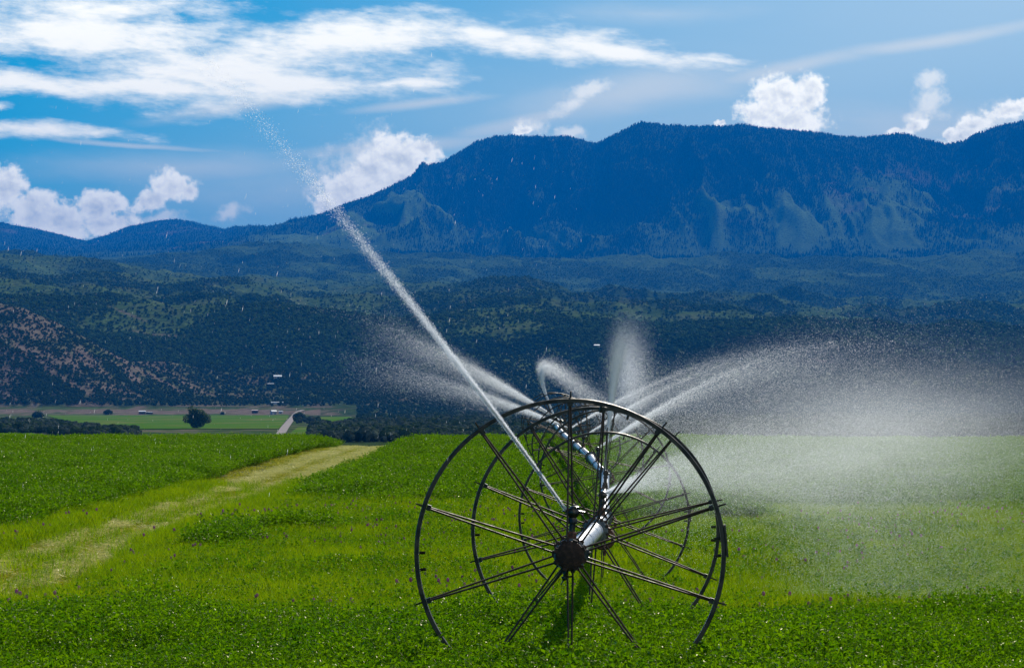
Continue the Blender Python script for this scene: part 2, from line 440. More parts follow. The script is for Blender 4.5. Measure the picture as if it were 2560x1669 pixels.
for _ in range(6):
    sm[1:-1] = (sm[:-2] + 2 * sm[1:-1] + sm[2:]) / 4
blend = np.clip((rows - 3640) / 100, 0, 1)[:, None]
TZ = TZ * (1 - blend) + sm * blend
TY = np.repeat(rows[:, None], NX, 1)
TU = np.repeat(((xs - HX) / F)[None, :], NY, 0)
TX = TU * TY
# relief: small hills, then gullied mountain faces; kept small on the crest lines
def near(layer, w_): return np.exp(-((TY - LY[layer][None, :]) / w_) ** 2)
mh = np.clip((TY - 3640) / 350, 0, 1) * np.clip((15600 - TY) / 1000, 0, 1)
TZ += mh * (1 - .8 * near(8, 260)) * (1 - .75 * near(6, 220)) * ((fbm(TX / 330, TY / 420, 11, 5) - .5) * 62 + (ridged(TX / 190 + TY / 900, TY / 420, 21, 4) - .6) * 34)
gx_ = TX + 450 * (fbm(TX / 1050, TY / 1450, 31, 3) - .5)
rib_m = ridged(gx_ / 300 + TY / 5200, TY / 3600, 43, 4, .55)
rid_m = ridged(gx_ / 860, TY / 3000, 41, 5, .55)
mm = np.clip((TY - LY[12][None, :]) / 1000, 0, 1) * np.clip(1 - .93 * near(14, 800), 0, 1) * (TY < LY[14][None, :] + 300)
TZ += mh * (1 - .8 * near(8, 260)) * (1 - .9 * near(6, 260)) * (ridged(TX / 620 - TY / 1500, TY / 900, 25, 4, .5) - .62) * 85 * np.clip((TY - 3900) / 500, 0, 1)
TZ += 1.25 * np.clip((LZ[14] - LZ[12]) / 1050, .03, 1)[None, :] * np.clip((xs - 560) / 160, .18, 1)[None, :] * mm * ((rid_m - .62) * 480 + (rib_m - .6) * 190 + (fbm(TX / 260, TY / 500, 51, 4) - .5) * 100)
TZ += near(14, 650) * (TY < LY[14] + 1900) * (fbm(TX / 90, TY * 0, 61, 3) - .5) * 13
TZ += CZ

PX = HX + TU * F
PYv = HY - (TZ - CZ) / TY * F
run = np.maximum.accumulate((TZ - CZ) / TY, axis=0)
vis = ((TZ - CZ) / TY) >= run - 0.0006

# what grows where: R = bare earth, G = grassy, B = dense forest
def ell(px, py, rx, ry, rot=0.0):
    c_, s_ = math.cos(R(rot)), math.sin(R(rot)); dx, dy = PX - px, PYv - py
    u = (dx * c_ + dy * s_) / rx; v = (-dx * s_ + dy * c_) / ry
    return np.clip(1.4 - np.sqrt(u * u + v * v), 0, 1)
bare = np.zeros_like(TZ)
hill1 = (TY > 3650) & (TY < 4400)
wob = (fbm(TX / 40, TY / 60, 71, 4) - .5)
for e in [(105, 905, 58, 15, 45), (75, 890, 50, 10, 42), (215, 895, 45, 18, 40), (180, 905, 40, 12, 55), (10, 940, 26, 34, 30), (20, 990, 40, 12, 30), (60, 768, 26, 8, 25), (130, 800, 36, 5, 28), (300, 895, 60, 4, 33), (400, 950, 70, 4, 28), (470, 962, 50, 5, 25),
          (180, 960, 60, 7, 30), (260, 930, 20, 5, 40), (330, 985, 40, 4, 20), (330, 940, 30, 10, 40)]:
    bare = np.maximum(bare, np.clip(1.5 * ell(*e) + wob * 1.2, 0, 1) * hill1)
bare = np.maximum(bare, hill1 * np.clip((760 - PX) / 160, .25, 1) * np.clip(.42 + (fbm(TX / 55, TY / 70, 81, 4) - .5) * 3.2, 0.1, .85))
for e in [(320, 785, 50, 2.5, 22), (360, 835, 30, 3, 15), (410, 838, 50, 2.5, 3), (730, 925, 45, 3, 5), (770, 940, 24, 3, -25), (700, 910, 18, 3, 15), (150, 780, 40, 3, 12), (1410, 870, 22, 4, -20), (1440, 880, 14, 3, 0), (2060, 905, 40, 5, 10)]:
    bare = np.maximum(bare, np.clip(ell(*e) + wob * .6, 0, 1) * (TY > 3900) * (TY < 9000))
tan_ = np.clip(1 - np.abs(PYv - 1029) / 11, 0, 1) * (PX < 800) * (TY > 3390) * (TY < 3720)
bare = np.maximum(bare, np.clip(tan_ * 1.7 - .1 + (fbm(TX / 16, TY / 40, 77, 4) - .5) * 3.0, 0, 1) * (TY < 3720))
bare = np.maximum(bare, np.clip((fbm(TX / 185, TY / 260, 85, 4) - .60) * 9, 0, .8) * (TY > LY[12] + 200) * (TY < LY[14] - 700) * np.clip((fbm(TX / 1060, TY / 930, 86, 3) - .45) * 6, 0, 1) * .7 * np.clip((PYv - 380) / 60, 0, 1))
grass = np.clip((fbm(TX / 240, TY / 420, 91, 4) - .45) * 7, 0, 1) * (TY > 3900)
mtn = (TY > LY[12] + 150)
rib = ridged(gx_ / 300 + TY / 5200, TY / 3600, 43, 4, .55)
spur = np.clip((rid_m * .55 + rib * .45 - .60) * 9 + (fbm(TX / 120, TY / 400, 97, 4) - .5) * 2.2, 0, 1) * np.clip((PYv - 400) / 80, 0, 1) * np.clip((fbm(TX / 560, TY / 1200, 95, 4) - .30) * 4, 0, 1)
grass = np.where(mtn, np.maximum(spur, np.clip((PYv - 540) / 90, 0, .6) * np.clip((fbm(TX / 400, TY / 930, 96, 5) - .40) * 4, 0, 1)), grass)
grass = np.where(TY < 3640, 0.75 * np.clip((800 - PX) / 60 + wob * 3, 0, 1), grass)
grass = grass * np.where(mtn, np.clip((PX - 560) / 160, 0, 1), 1)
grass = grass * (1 - .8 * np.clip((PX - 1480) / 200, 0, 1) * (TY > 4500) * (TY < 5700))
forest = np.clip(1.1 - grass, 0, 1) * (TY > 3650)
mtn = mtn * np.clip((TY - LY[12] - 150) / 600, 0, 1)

def mat_land():
    m, n, out = new_mat('hill_land')
    at = n.n('ShaderNodeAttribute', attribute_name='cover')
    sp = n.n('ShaderNodeSeparateColor'); n.put(sp.inputs[0], at.outputs['Color'])
    geo = n.n('ShaderNodeNewGeometry')
    ps = n.mapping(geo.outputs['Position'], scale=(1, 1, 1), kind='POINT')
    n1 = n.noise(ps, 0.014, 8, 0.72); n2 = n.noise(ps, 0.09, 6, 0.68)
    scrub = n.mix(n.step(n2, .35, .65), rgba((0.022, 0.040, 0.014)), rgba((0.060, 0.095, 0.028)))
    gr = n.mix(n.step(n1, .35, .65), rgba((0.058, 0.105, 0.028)), rgba((0.112, 0.160, 0.048)))
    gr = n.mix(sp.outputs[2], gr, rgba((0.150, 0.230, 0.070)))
    c1 = n.mix(n.m('MULTIPLY', sp.outputs[1], n.step(n2, .36, .58, .15, 1.0)), scrub, gr)
    earth = n.mix(n.step(n2, .35, .65), rgba((0.125, 0.092, 0.070)), rgba((0.235, 0.180, 0.140)))
    c2 = n.mix(sp.outputs[0], c1, earth)
    d = n.n('ShaderNodeBsdfDiffuse'); n.put(d.inputs[0], c2)
    bp = n.n('ShaderNodeBump'); bp.inputs['Strength'].default_value = 0.5; bp.inputs['Distance'].default_value = 6
    n.put(bp.inputs['Height'], n2); n.t.links.new(bp.outputs[0], d.inputs['Normal'])
    n.t.links.new(d.outputs[0], out.inputs[0])
    return m
M_land = mat_land()
terrain = mesh_np('hills', np.stack([TX, TY, TZ], -1).reshape(-1, 3), grid_faces(NX, NY), 4, M_land, smooth=True)
ca = terrain.data.attributes.new('cover', 'FLOAT_COLOR', 'POINT')
ca.data.foreach_set('color', np.stack([bare, grass, mtn, np.ones_like(bare)], -1).astype(np.float32).ravel())
tag(terrain, 'valley floor, forested hills and blue mountain range behind the field', 'hills', kind='structure')

# broad low ground all round
mb = MB(); mb.lathe([(33500, 0.0), (0.001, 0.0)], (0, 0, CZ - 17.0), (0, 0, 1), 64)
tag(mb.build('ground', M_land), 'low open ground around the valley', 'ground', kind='structure')

def terrain_z(X, Y):
    px = HX + X / Y * F
    j = np.interp(px, xs, np.arange(NX)); i = np.interp(Y, rows, np.arange(NY))
    j0 = min(int(j), NX - 2); i0 = min(int(i), NY - 2); fj, fi = j - j0, i - i0
    return (TZ[i0, j0] * (1 - fj) + TZ[i0, j0 + 1] * fj) * (1 - fi) + (TZ[i0 + 1, j0] * (1 - fj) + TZ[i0 + 1, j0 + 1] * fj) * fi
def land_at(px, py, ymin=1400):
    """first visible land point on that line of sight"""
    j = int(np.argmin(np.abs(xs - px)))
    for i in range(NY):
        if rows[i] >= ymin and PYv[i, j] <= py:
            Y = rows[i]; X = (px - HX) / F * Y
            return Vector((X, Y, terrain_z(X, Y)))
    return None

# ------------------------------------------------------------------ scattering of ground cover (one object per kind of cover)
def scatter(name, pts, rz, scl, idx, variants, tilt=None):
    col = bpy.data.collections.new(name + '_kinds')
    for k, v in enumerate(variants):
        v.name = '%s_kind_%02d' % (name, k); col.objects.link(v)
    me = bpy.data.meshes.new(name)
    pts = np.asarray(pts, np.float32)
    me.vertices.add(len(pts)); me.vertices.foreach_set('co', pts.ravel())
    for nm, typ, arr in (('rz', 'FLOAT', rz), ('sc', 'FLOAT', scl), ('vi', 'INT', idx)):
        a = me.attributes.new(nm, typ, 'POINT'); a.data.foreach_set('value', np.asarray(arr, np.float32 if typ == 'FLOAT' else np.int32))
    o = bpy.data.objects.new(name, me); COL.objects.link(o)
    g = bpy.data.node_groups.new(name + '_nodes', 'GeometryNodeTree')
    g.interface.new_socket('Geometry', in_out='INPUT', socket_type='NodeSocketGeometry')
    g.interface.new_socket('Geometry', in_out='OUTPUT', socket_type='NodeSocketGeometry')
    N = g.nodes; L = g.links
    gi, go = N.new('NodeGroupInput'), N.new('NodeGroupOutput')
    iop = N.new('GeometryNodeInstanceOnPoints'); ci = N.new('GeometryNodeCollectionInfo')
    ci.inputs['Collection'].default_value = col
    ci.inputs['Separate Children'].default_value = True; ci.inputs['Reset Children'].default_value = True
    def attr(nm, typ):
        a = N.new('GeometryNodeInputNamedAttribute'); a.data_type = typ; a.inputs['Name'].default_value = nm
        return a.outputs['Attribute']
    cx = N.new('ShaderNodeCombineXYZ'); L.new(attr('rz', 'FLOAT'), cx.inputs[2])
    L.new(gi.outputs[0], iop.inputs['Points']); L.new(ci.outputs[0], iop.inputs['Instance'])
    iop.inputs['Pick Instance'].default_value = True
    L.new(attr('vi', 'INT'), iop.inputs['Instance Index']); L.new(cx.outputs[0], iop.inputs['Rotation'])
    L.new(attr('sc', 'FLOAT'), iop.inputs['Scale']); L.new(iop.outputs[0], go.inputs[0])
    md = o.modifiers.new('cover', 'NODES'); md.node_group = g
    return o

def leaf_quads(c, d, w_, ln, nrm):
    """diamond leaflets: centre base c, direction d, half width w_, length ln, side from nrm"""
    s_ = np.cross(d, nrm); s_ /= np.linalg.norm(s_, axis=1, keepdims=True) + 1e-9
    w_ = w_[:, None]; ln = ln[:, None]
    fold = np.cross(s_, d) * w_ * 0.35
    v = np.stack([c, c + d * ln * .5 + s_ * w_ + fold, c + d * ln, c + d * ln * .5 - s_ * w_ + fold], 1)
    return v.reshape(-1, 3)
def quads(n): return np.arange(n * 4).reshape(-1, 4)
def unit(v): return v / (np.linalg.norm(v, axis=-1, keepdims=True) + 1e-9)

def make_alfalfa(seed, h=0.42, rad=0.15, stems=16, nodes=9, big=1.0):
    g = np.random.default_rng(seed); V = []; mi = []
    for s_ in range(stems):
        a = g.uniform(0, 6.28); r = rad * math.sqrt(g.uniform(0, 1))
        b = np.array([r * math.cos(a), r * math.sin(a), 0]); lean = np.array([math.cos(a), math.sin(a), 0]) * r * g.uniform(.3, 1.3) + g.normal(0, .03, 3) * [1, 1, 0]
        hh = h * g.uniform(.72, 1.08) * (1 - .3 * (r / rad) ** 2)
        top = b + lean + [0, 0, hh]
        sd = unit(np.cross(top - b, g.normal(0, 1, 3)))
        V.append(np.stack([b - sd * .0016, b + sd * .0016, top + sd * .001, top - sd * .001])); mi.append([1])
        for k in range(nodes):
            t = .30 + .70 * (k + g.uniform(0, .8)) / nodes
            p = b + (top - b) * t + lean * 0.25 * (t * t - t)
            out = unit(np.array([g.normal(), g.normal(), g.uniform(.1, .9)]))
            pb = p + out * g.uniform(.008, .025)
            dd = unit(out[None, :] + g.normal(0, .75, (3, 3)) * [1, 1, .6])
            V.append(leaf_quads(np.repeat(pb[None], 3, 0), dd, g.uniform(.006, .0095, 3) * big, g.uniform(.020, .034, 3) * big, g.normal(0, .5, (3, 3)) + [0, 0, 1])); mi.append([0] * 3)
    V = np.concatenate(V)
    return mesh_np('alfalfa_plant', V, quads(len(V) // 4), 4, [M_alf, M_stem], link=False, mat_idx=np.concatenate(mi))

def make_grass(seed, n=46, h=0.22, rad=0.14, mat=None, w0=.0028, flat=0.0, clover=10):
    g = np.random.default_rng(seed); V = []; mi = []
    for _ in range(n):
        a = g.uniform(0, 6.28); r = rad * math.sqrt(g.uniform()); b = np.array([r * math.cos(a), r * math.sin(a), 0])
        hh = h * g.uniform(.45, 1.1); ln = unit(np.array([g.normal(), g.normal(), 0])) * hh * (g.uniform(.1, .6) + flat)
        m1 = b + ln * .35 + [0, 0, hh * (.62 - .4 * min(flat, 1))]; tp = b + ln + [0, 0, hh * (.95 - .75 * min(flat, 1))]
        sd = unit(np.cross(tp - b, [0, 0, 1.0]) + g.normal(0, .3, 3) * np.linalg.norm(tp - b)) * w0 * g.uniform(.7, 1.4)
        V.append(np.stack([b - sd, b + sd, m1 + sd, m1 - sd])); V.append(np.stack([m1 - sd, m1 + sd, tp + sd * .15, tp - sd * .15])); mi.append([0, 0])
    for _ in range(clover):
        a = g.uniform(0, 6.28); r = rad * math.sqrt(g.uniform()); p = np.array([r * math.cos(a), r * math.sin(a), h * g.uniform(.35, .8)])
        dd = unit(np.stack([[math.cos(q), math.sin(q), g.uniform(-.1, .5)] for q in a + np.array([0, 2.1, 4.2])]))
        V.append(leaf_quads(np.repeat(p[None], 3, 0), dd, np.full(3, .0075), np.full(3, .02), g.normal(0, .3, (3, 3)) + [0, 0, 1])); mi.append([1] * 3)
    V = np.concatenate(V)
    return mesh_np('grass_tuft', V, quads(len(V) // 4), 4, [mat or M_grass, M_alf], link=False, mat_idx=np.concatenate(mi))

def make_litter(seed, n=70, rad=.2):
    g = np.random.default_rng(seed); V = []
    for _ in range(n):
        p = np.array([g.normal(0, rad * .6), g.normal(0, rad * .6), g.uniform(.03, .09)]); a = g.uniform(0, 6.28)
        d = np.array([math.cos(a), math.sin(a), g.normal(0, .22)]) * g.uniform(.012, .042); sd = unit(np.cross(d, [0, 0, 1.0]) + g.normal(0, .5, 3)) * g.uniform(.0012, .0026)
        V.append(np.stack([p - d - sd, p - d + sd, p + d + sd, p + d - sd]))
    V = np.concatenate(V)
    return mesh_np('litter', V, quads(len(V) // 4), 4, M_straw, link=False)

# field plan
def track_c(Y): return -6.18 + (np.asarray(Y, float) - 42.4) * 0.0169
def field_pts(n, y0, y1, margin=1.12):
    """random points, denser near the eye, inside the strip of field that is seen"""
    Y = y0 + (y1 - y0) * rng.uniform(0, 1, n)
    keep = rng.uniform(0, 1, n) < (Y * .146 * margin + 1.2) / (y1 * .146 * margin + 1.2)
    Y = Y[keep]
    X = rng.uniform(-1, 1, len(Y)) * (Y * .146 * margin + 1.2)
    return X, Y
def zones(X, Y):
    nz = fbm(X * .35, Y * .12, 101, 4) - .5
    nf = fbm(X * 1.3, Y * .6, 111, 3) - .5
    t = X - track_c(Y)
    track = (np.abs(t + .5 * nf) < 0.80 + np.clip((52 - Y) * .035, 0, .7)) & (Y > 29 + 4 * nz)
    edge = (np.abs(t + .5 * nf) < 1.7)
    Yd = Y + rng.normal(0, 1, len(Y)) * np.clip((Y - 20) * .06, .5, 3.5)
    tall = (Yd < 28.6 + 6 * nz + np.clip((X - 1) * .35, -.6, 1.2)) | (Yd > np.where(t < -1.2, 57, 67) + 16 * nz)
    tall |= (nz > .20)
    tall &= ~edge
    return track, edge & ~track, tall & ~track, nz

def cover(name, n, y0, y1, pick, variants, s0, s1, label, zoff=0.0, thin=1.0):
    X, Y = field_pts(n, y0, y1)
    k = pick(X, Y)
    X, Y = X[k], Y[k]
    Z = ground_z(X, Y) + zoff
    N = len(X)
    s_ = rng.uniform(s0, s1, N) * (0.72 + .58 * fbm(X * 1.1, Y * .5, 121, 4))
    o = scatter(name, np.stack([X, Y, Z], 1), rng.uniform(0, 6.28, N), s_, rng.integers(0, len(variants), N), variants)
    tag(o, label, name.replace('_', ' ').split('.')[0], kind='stuff')
    return o

cover('alfalfa', 46000, 11, 34, lambda X, Y: zones(X, Y)[2], [make_alfalfa(i, .36 + .015 * (i % 3)) for i in range(7)], .85, 1.15, 'dense dark green alfalfa along the front of the field')
cover('alfalfa', 90000, 34, 128, lambda X, Y: zones(X, Y)[2], [make_alfalfa(20 + i, .42, .26, 22, 9, 1.45) for i in range(5)], .9, 1.15, 'dark green alfalfa standing up to the crest of the field')
cover('alfalfa', 9000, 27, 70, lambda X, Y: ~zones(X, Y)[2] & ~zones(X, Y)[0] & ~zones(X, Y)[1] & (fbm(X * .8, Y * .35, 151, 4) > .45), [make_alfalfa(90 + i, .30, .17, 14, 8, 1.15) for i in range(4)], .7, 1.1, 'scattered alfalfa plants among the shorter grass')
cover('meadow_grass', 100000, 24, 78, lambda X, Y: ~zones(X, Y)[2] & (~zones(X, Y)[0] | (rng.uniform(0, 1, len(X)) < .05)), [make_grass(40 + i, 50, .24, .2, None, .0034) for i in range(6)], .8, 1.15, 'shorter yellow green grass and clover across the middle of the field')
cover('mown_grass', 60000, 27, 126, lambda X, Y: zones(X, Y)[0] | (zones(X, Y)[1] & (rng.uniform(0, 1, len(X)) < .6)), [make_grass(60 + i, 56, .11, .2, M_dry, .0034, .5, 3) for i in range(4)], .8, 1.2, 'mown yellow grass of the track running over the field')
def rut(X, Y):
    t = X - track_c(Y); z = zones(X, Y)
    nf = fbm(X * 2.5, Y * .8, 131, 3)
    return (np.abs(np.abs(t) - .48) < .26) & (Y > 29) & (nf > .30)
cover('straw', 80000, 27, 122, rut, [make_litter(80 + i) for i in range(4)], .8, 1.2, 'pale cut straw lying in two swaths along the mown track', .03)

def make_clover_head(seed):
    g = np.random.default_rng(seed); mb = MB()
    mb.lathe([(.0005, .196), (.010, .20), (.014, .212), (.011, .226), (.003, .232)], (0, 0, 0), (0, 0, 1), 7)
    return mb.build('clover_head', M_flower, link=False)
cover('clover_flowers', 3600, 26, 66, lambda X, Y: ~zones(X, Y)[2] & ~zones(X, Y)[0] & (Y > 31) & (fbm(X * .6, Y * .3, 141, 3) > .48), [make_clover_head(i) for i in range(2)], .85, 1.2, 'small mauve clover heads dotted through the shorter grass')

# ------------------------------------------------------------------ far woods
def mat_tree(name, a, b):
    m, n, out = new_mat(name)
    oi = n.n('ShaderNodeObjectInfo')
    d = n.n('ShaderNodeBsdfDiffuse'); n.put(d.inputs[0], n.mix(oi.outputs['Random'], rgba(a), rgba(b)))
    n.t.links.new(d.outputs[0], out.inputs[0]); return m
M_pine = mat_tree('pinyon', (0.028, 0.048, 0.018), (0.058, 0.086, 0.030))
M_oak = mat_tree('scrub_oak', (0.055, 0.098, 0.024), (0.100, 0.155, 0.040))
M_river = mat_tree('riverside_tree', (0.050, 0.068, 0.046), (0.088, 0.108, 0.072))
M_conif = mat_tree('spruce', (0.010, 0.022, 0.014), (0.024, 0.042, 0.022))

def ico():
    t = (1 + 5 ** .5) / 2
    v = unit(np.array([(-1, t, 0), (1, t, 0), (-1, -t, 0), (1, -t, 0), (0, -1, t), (0, 1, t), (0, -1, -t), (0, 1, -t), (t, 0, -1), (t, 0, 1), (-t, 0, -1), (-t, 0, 1)], float))
    f = [(0, 11, 5), (0, 5, 1), (0, 1, 7), (0, 7, 10), (0, 10, 11), (1, 5, 9), (5, 11, 4), (11, 10, 2), (10, 7, 6), (7, 1, 8), (3, 9, 4), (3, 4, 2), (3, 2, 6), (3, 6, 8), (3, 8, 9), (4, 9, 5), (2, 4, 11), (6, 2, 10), (8, 6, 7), (9, 8, 1)]
    return v, f
def ico2():
    v, f = ico(); v = list(map(tuple, v)); c = {}; nf = []
    def mid(a, b):
        k = (min(a, b), max(a, b))
        if k not in c:
            p = unit(np.array(v[a]) + np.array(v[b])); v.append(tuple(p)); c[k] = len(v) - 1
        return c[k]
    for a, b, d in f:
        x, y, z = mid(a, b), mid(b, d), mid(d, a)
        nf += [(a, x, z), (b, y, x), (d, z, y), (x, y, z)]
    return np.array(v), np.array(nf)
IV, IF = ico2()
def make_bush(seed, mat, h=5, wd=4.6):
    g = np.random.default_rng(seed); V = []; Fc = []
    for k in range(4):
        c = np.array([g.normal(0, wd * .2), g.normal(0, wd * .2), h * g.uniform(.32, .68)])
        r = g.uniform(.22, .36) * wd
        V.append(c + IV * r * g.uniform(.72, 1.25, (len(IV), 1)) * [1, 1, h / wd * .9]); Fc.append(IF + k * len(IV))
    return mesh_np('tree', np.concatenate(V), np.concatenate(Fc), 3, mat, link=False)
def make_conifer(seed, h=25, r=5.8):
    g = np.random.default_rng(seed); mb = MB(); n = 7
    prof_ = []
    for k in range(5):
        z = h * (.08 + .9 * k / 5)
        prof_ += [(r * (1 - k / 5) * g.uniform(.85, 1.15) + .2, z), (r * (1 - (k + 1) / 5) * .62 + .12, z + h * .16)]
    prof_ += [(.02, h)]
    mb.lathe(prof_, (0, 0, 0), (0, 0, 1), n)
    mb.v = [tuple(np.array(p) * [g.uniform(.8, 1.2), g.uniform(.8, 1.2), 1]) for p in mb.v]
    return mb.build('conifer', M_conif, link=False)

dpy = np.zeros_like(PYv); dpy[:-1] = np.clip(PYv[:-1] - PYv[1:], 0, 40)
dxp = np.gradient(xs)[None, :]
inside = (PX > -160) & (PX < 2720)
def woods(name, n, weight, variants, s0, s1, label, sink=.3, margin=None):
    wgt = (dpy * dxp * vis * inside * weight)[:-1, :-1].ravel()
    cells = rng.choice(len(wgt), n, p=wgt / wgt.sum())
    i, j = cells // (NX - 1), cells % (NX - 1)
    fi, fj = rng.uniform(0, 1, n), rng.uniform(0, 1, n)
    def bl(a): return (a[i, j] * (1 - fj) + a[i, j + 1] * fj) * (1 - fi) + (a[i + 1, j] * (1 - fj) + a[i + 1, j + 1] * fj) * fi
    p = np.stack([bl(TX), bl(TY), bl(TZ) - sink], 1)
    o = scatter(name, p, rng.uniform(0, 6.28, n), rng.uniform(s0, s1, n), rng.integers(0, len(variants), n), variants)
    tag(o, label, 'woodland', kind='stuff')
    return o
clear = np.clip(1 - 1.25 * bare, 0.02, 1)
woods('pinyon_wood', 46000, np.clip(1 - .75 * bare, 0.2, 1) * ((TY > 3655) | ((TY > 1500) & (PX > 890))) * (TY < 4650), [make_bush(i, M_pine, 4.4, 3.8) for i in range(5)], .4, 1.0, 'dark scrubby pinyon trees over the lower hills behind the valley')
woods('scrub_oak', 64000, clear * (TY >= 4550) * (TY < 15200) * np.clip(.04 + forest, 0, 1.1), [make_bush(20 + i, (M_oak, M_pine)[i % 2], 6, 6.0) for i in range(6)], .3, .85, 'scrub oak thickets on the middle hills below the mountain')
woods('mountain_forest', 60000, clear * (TY >= 14600) * np.clip(forest - .1, 0.0, 1) ** 2 * np.where(PYv < 560, 1.0, .8), [make_conifer(i) for i in range(5)], .3, .75, 'dark conifer forest covering the mountain up to its skyline', 1.0)

def ridge_pts(n):
    j = rng.uniform(0, NX - 1.001, n); px = np.interp(j, np.arange(NX), xs); k = (px > -160) & (px < 2720); px = px[k]
    Y = np.interp(px, xs, crestY) + rng.uniform(-40, 40, len(px)); X = (px - HX) / F * Y
    Z = np.array([terrain_z(a, b) for a, b in zip(X, Y)])
    return np.stack([X, Y, Z - 2], 1)
rp = ridge_pts(3000)
tag(scatter('skyline_conifers', rp, rng.uniform(0, 6, len(rp)), rng.uniform(.3, .72, len(rp)), rng.integers(0, 5, len(rp)), [make_conifer(30 + i) for i in range(5)]), 'jagged row of conifers along the mountain skyline', 'woodland', kind='stuff')

def valley_pts(polys, n):
    """points on the valley floor inside image polygons given as (x0,x1,ytop(x),ybot(x))"""
    out = []
    for x0, x1, top, bot, k in polys:
        px = rng.uniform(x0, x1, k)
        t = np.interp(px, *zip(*top)); b = np.interp(px, *zip(*bot))
        py = t + (b - t) * rng.uniform(0, 1, k)
        Y = 14.7 * F / (py - HY); X = (px - HX) / F * Y
        out.append(np.stack([X, Y, np.array([terrain_z(a, c) for a, c in zip(X, Y)]) - .3], 1))
    return np.concatenate(out)
vp = valley_pts([(-200, 140, [(-200, 1056), (140, 1060)], [(-200, 1083), (140, 1085)], 900), (130, 340, [(130, 1060), (230, 1078), (340, 1092)], [(130, 1096), (340, 1098)], 420),
                 (780, 1420, [(780, 1070), (830, 1068), (900, 1060), (1000, 1052), (1420, 1050)], [(780, 1110), (1420, 1110)], 2600), (1400, 2700, [(1400, 1050), (2700, 1050)], [(1400, 1100), (2700, 1100)], 2400),
                 (735, 800, [(735, 1054), (800, 1054)], [(735, 1058), (800, 1060)], 20)], 0)
tag(scatter('valley_wood', vp, rng.uniform(0, 6, len(vp)), rng.uniform(.4, 1.15, len(vp)), rng.integers(0, 6, len(vp)), [make_bush(50 + i, (M_river, M_pine)[i % 3 == 2], 5.2, 5) for i in range(6)]), 'dark blue green trees on the valley floor just over the field edge', 'woodland', kind='stuff')

# ------------------------------------------------------------------ valley: meadow, lane
M_meadow = mat_principled('valley_meadow', (0.075, 0.165, 0.012), 0.9, 0, (0.150, 0.175, 0.045), 0.02, 0, stretch=(1, .25, 1), lo=.45, hi=.68, spec=0)
M_lane = mat_principled('gravel_lane', (0.23, 0.19, 0.175), 0.9, 0, (0.30, 0.25, 0.23), 0.3, 0, spec=.1)
def floor_patch(name, mat, rows_, label, cat, up, n=24):
    V = []
    for py, x0, x1 in rows_:
        Y = 14.7 * F / (py - HY)
        for px in np.linspace(x0, x1, n):
            X = (px - HX) / F * Y; V.append((X, Y, terrain_z(X, Y) + up))
    o = mesh_np(name, V, grid_faces(n, len(rows_)), 4, mat, smooth=True)
    return tag(o, label, cat, kind='structure')
def rows_between(lst, m=30):
    pys = np.linspace(lst[0][0], lst[-1][0], m); a = np.array(lst)
    return [(p, np.interp(p, a[:, 0], a[:, 1]), np.interp(p, a[:, 0], a[:, 2])) for p in pys]
floor_patch('meadow', M_meadow, rows_between([(1038, 115, 722), (1042, 125, 722), (1055, 170, 712), (1068, 260, 702), (1073, 300, 696)]), 'bright green hay meadow on the valley floor with a lone tree', 'meadow', .35)
floor_patch('meadow', M_meadow, rows_between([(1043, 800, 872), (1052, 800, 900), (1056, 812, 880)], 8), 'small pale green meadow strip beyond the gravel lane', 'meadow', .35)
floor_patch('meadow', M_meadow, rows_between([(1069, 745, 800), (1080, 730, 800), (1092, 715, 800)], 8), 'green meadow corner beside the near end of the lane', 'meadow', .35)
floor_patch('meadow', M_meadow, rows_between([(1080, -260, 60), (1092, -260, 120)], 8), 'green strip of meadow at the edge of the dark valley trees', 'meadow', .45)
floor_patch('lane', M_lane, rows_between([(1038, 731, 743), (1042, 727, 741), (1055, 715, 733), (1070, 702, 723), (1090, 688, 712)], 24), 'grey gravel lane running down past the meadow', 'lane', .6, 4)

V = []
for t in np.linspace(0, 1, 14):
    py = 1038.5 - t * 13; px = np.interp(py, [1025, 1030, 1038.5], [760, 746, 737]); wdt = 3.2 - 1.2 * t
    p = land_at(px, py, 3300); V += [(p.x - wdt, p.y, p.z + .6), (p.x + wdt, p.y, p.z + .6)]
tag(mesh_np('lane', V, grid_faces(2, 14), 4, M_lane, smooth=True), 'far end of the gravel lane climbing the tan bank', 'lane', kind='structure')

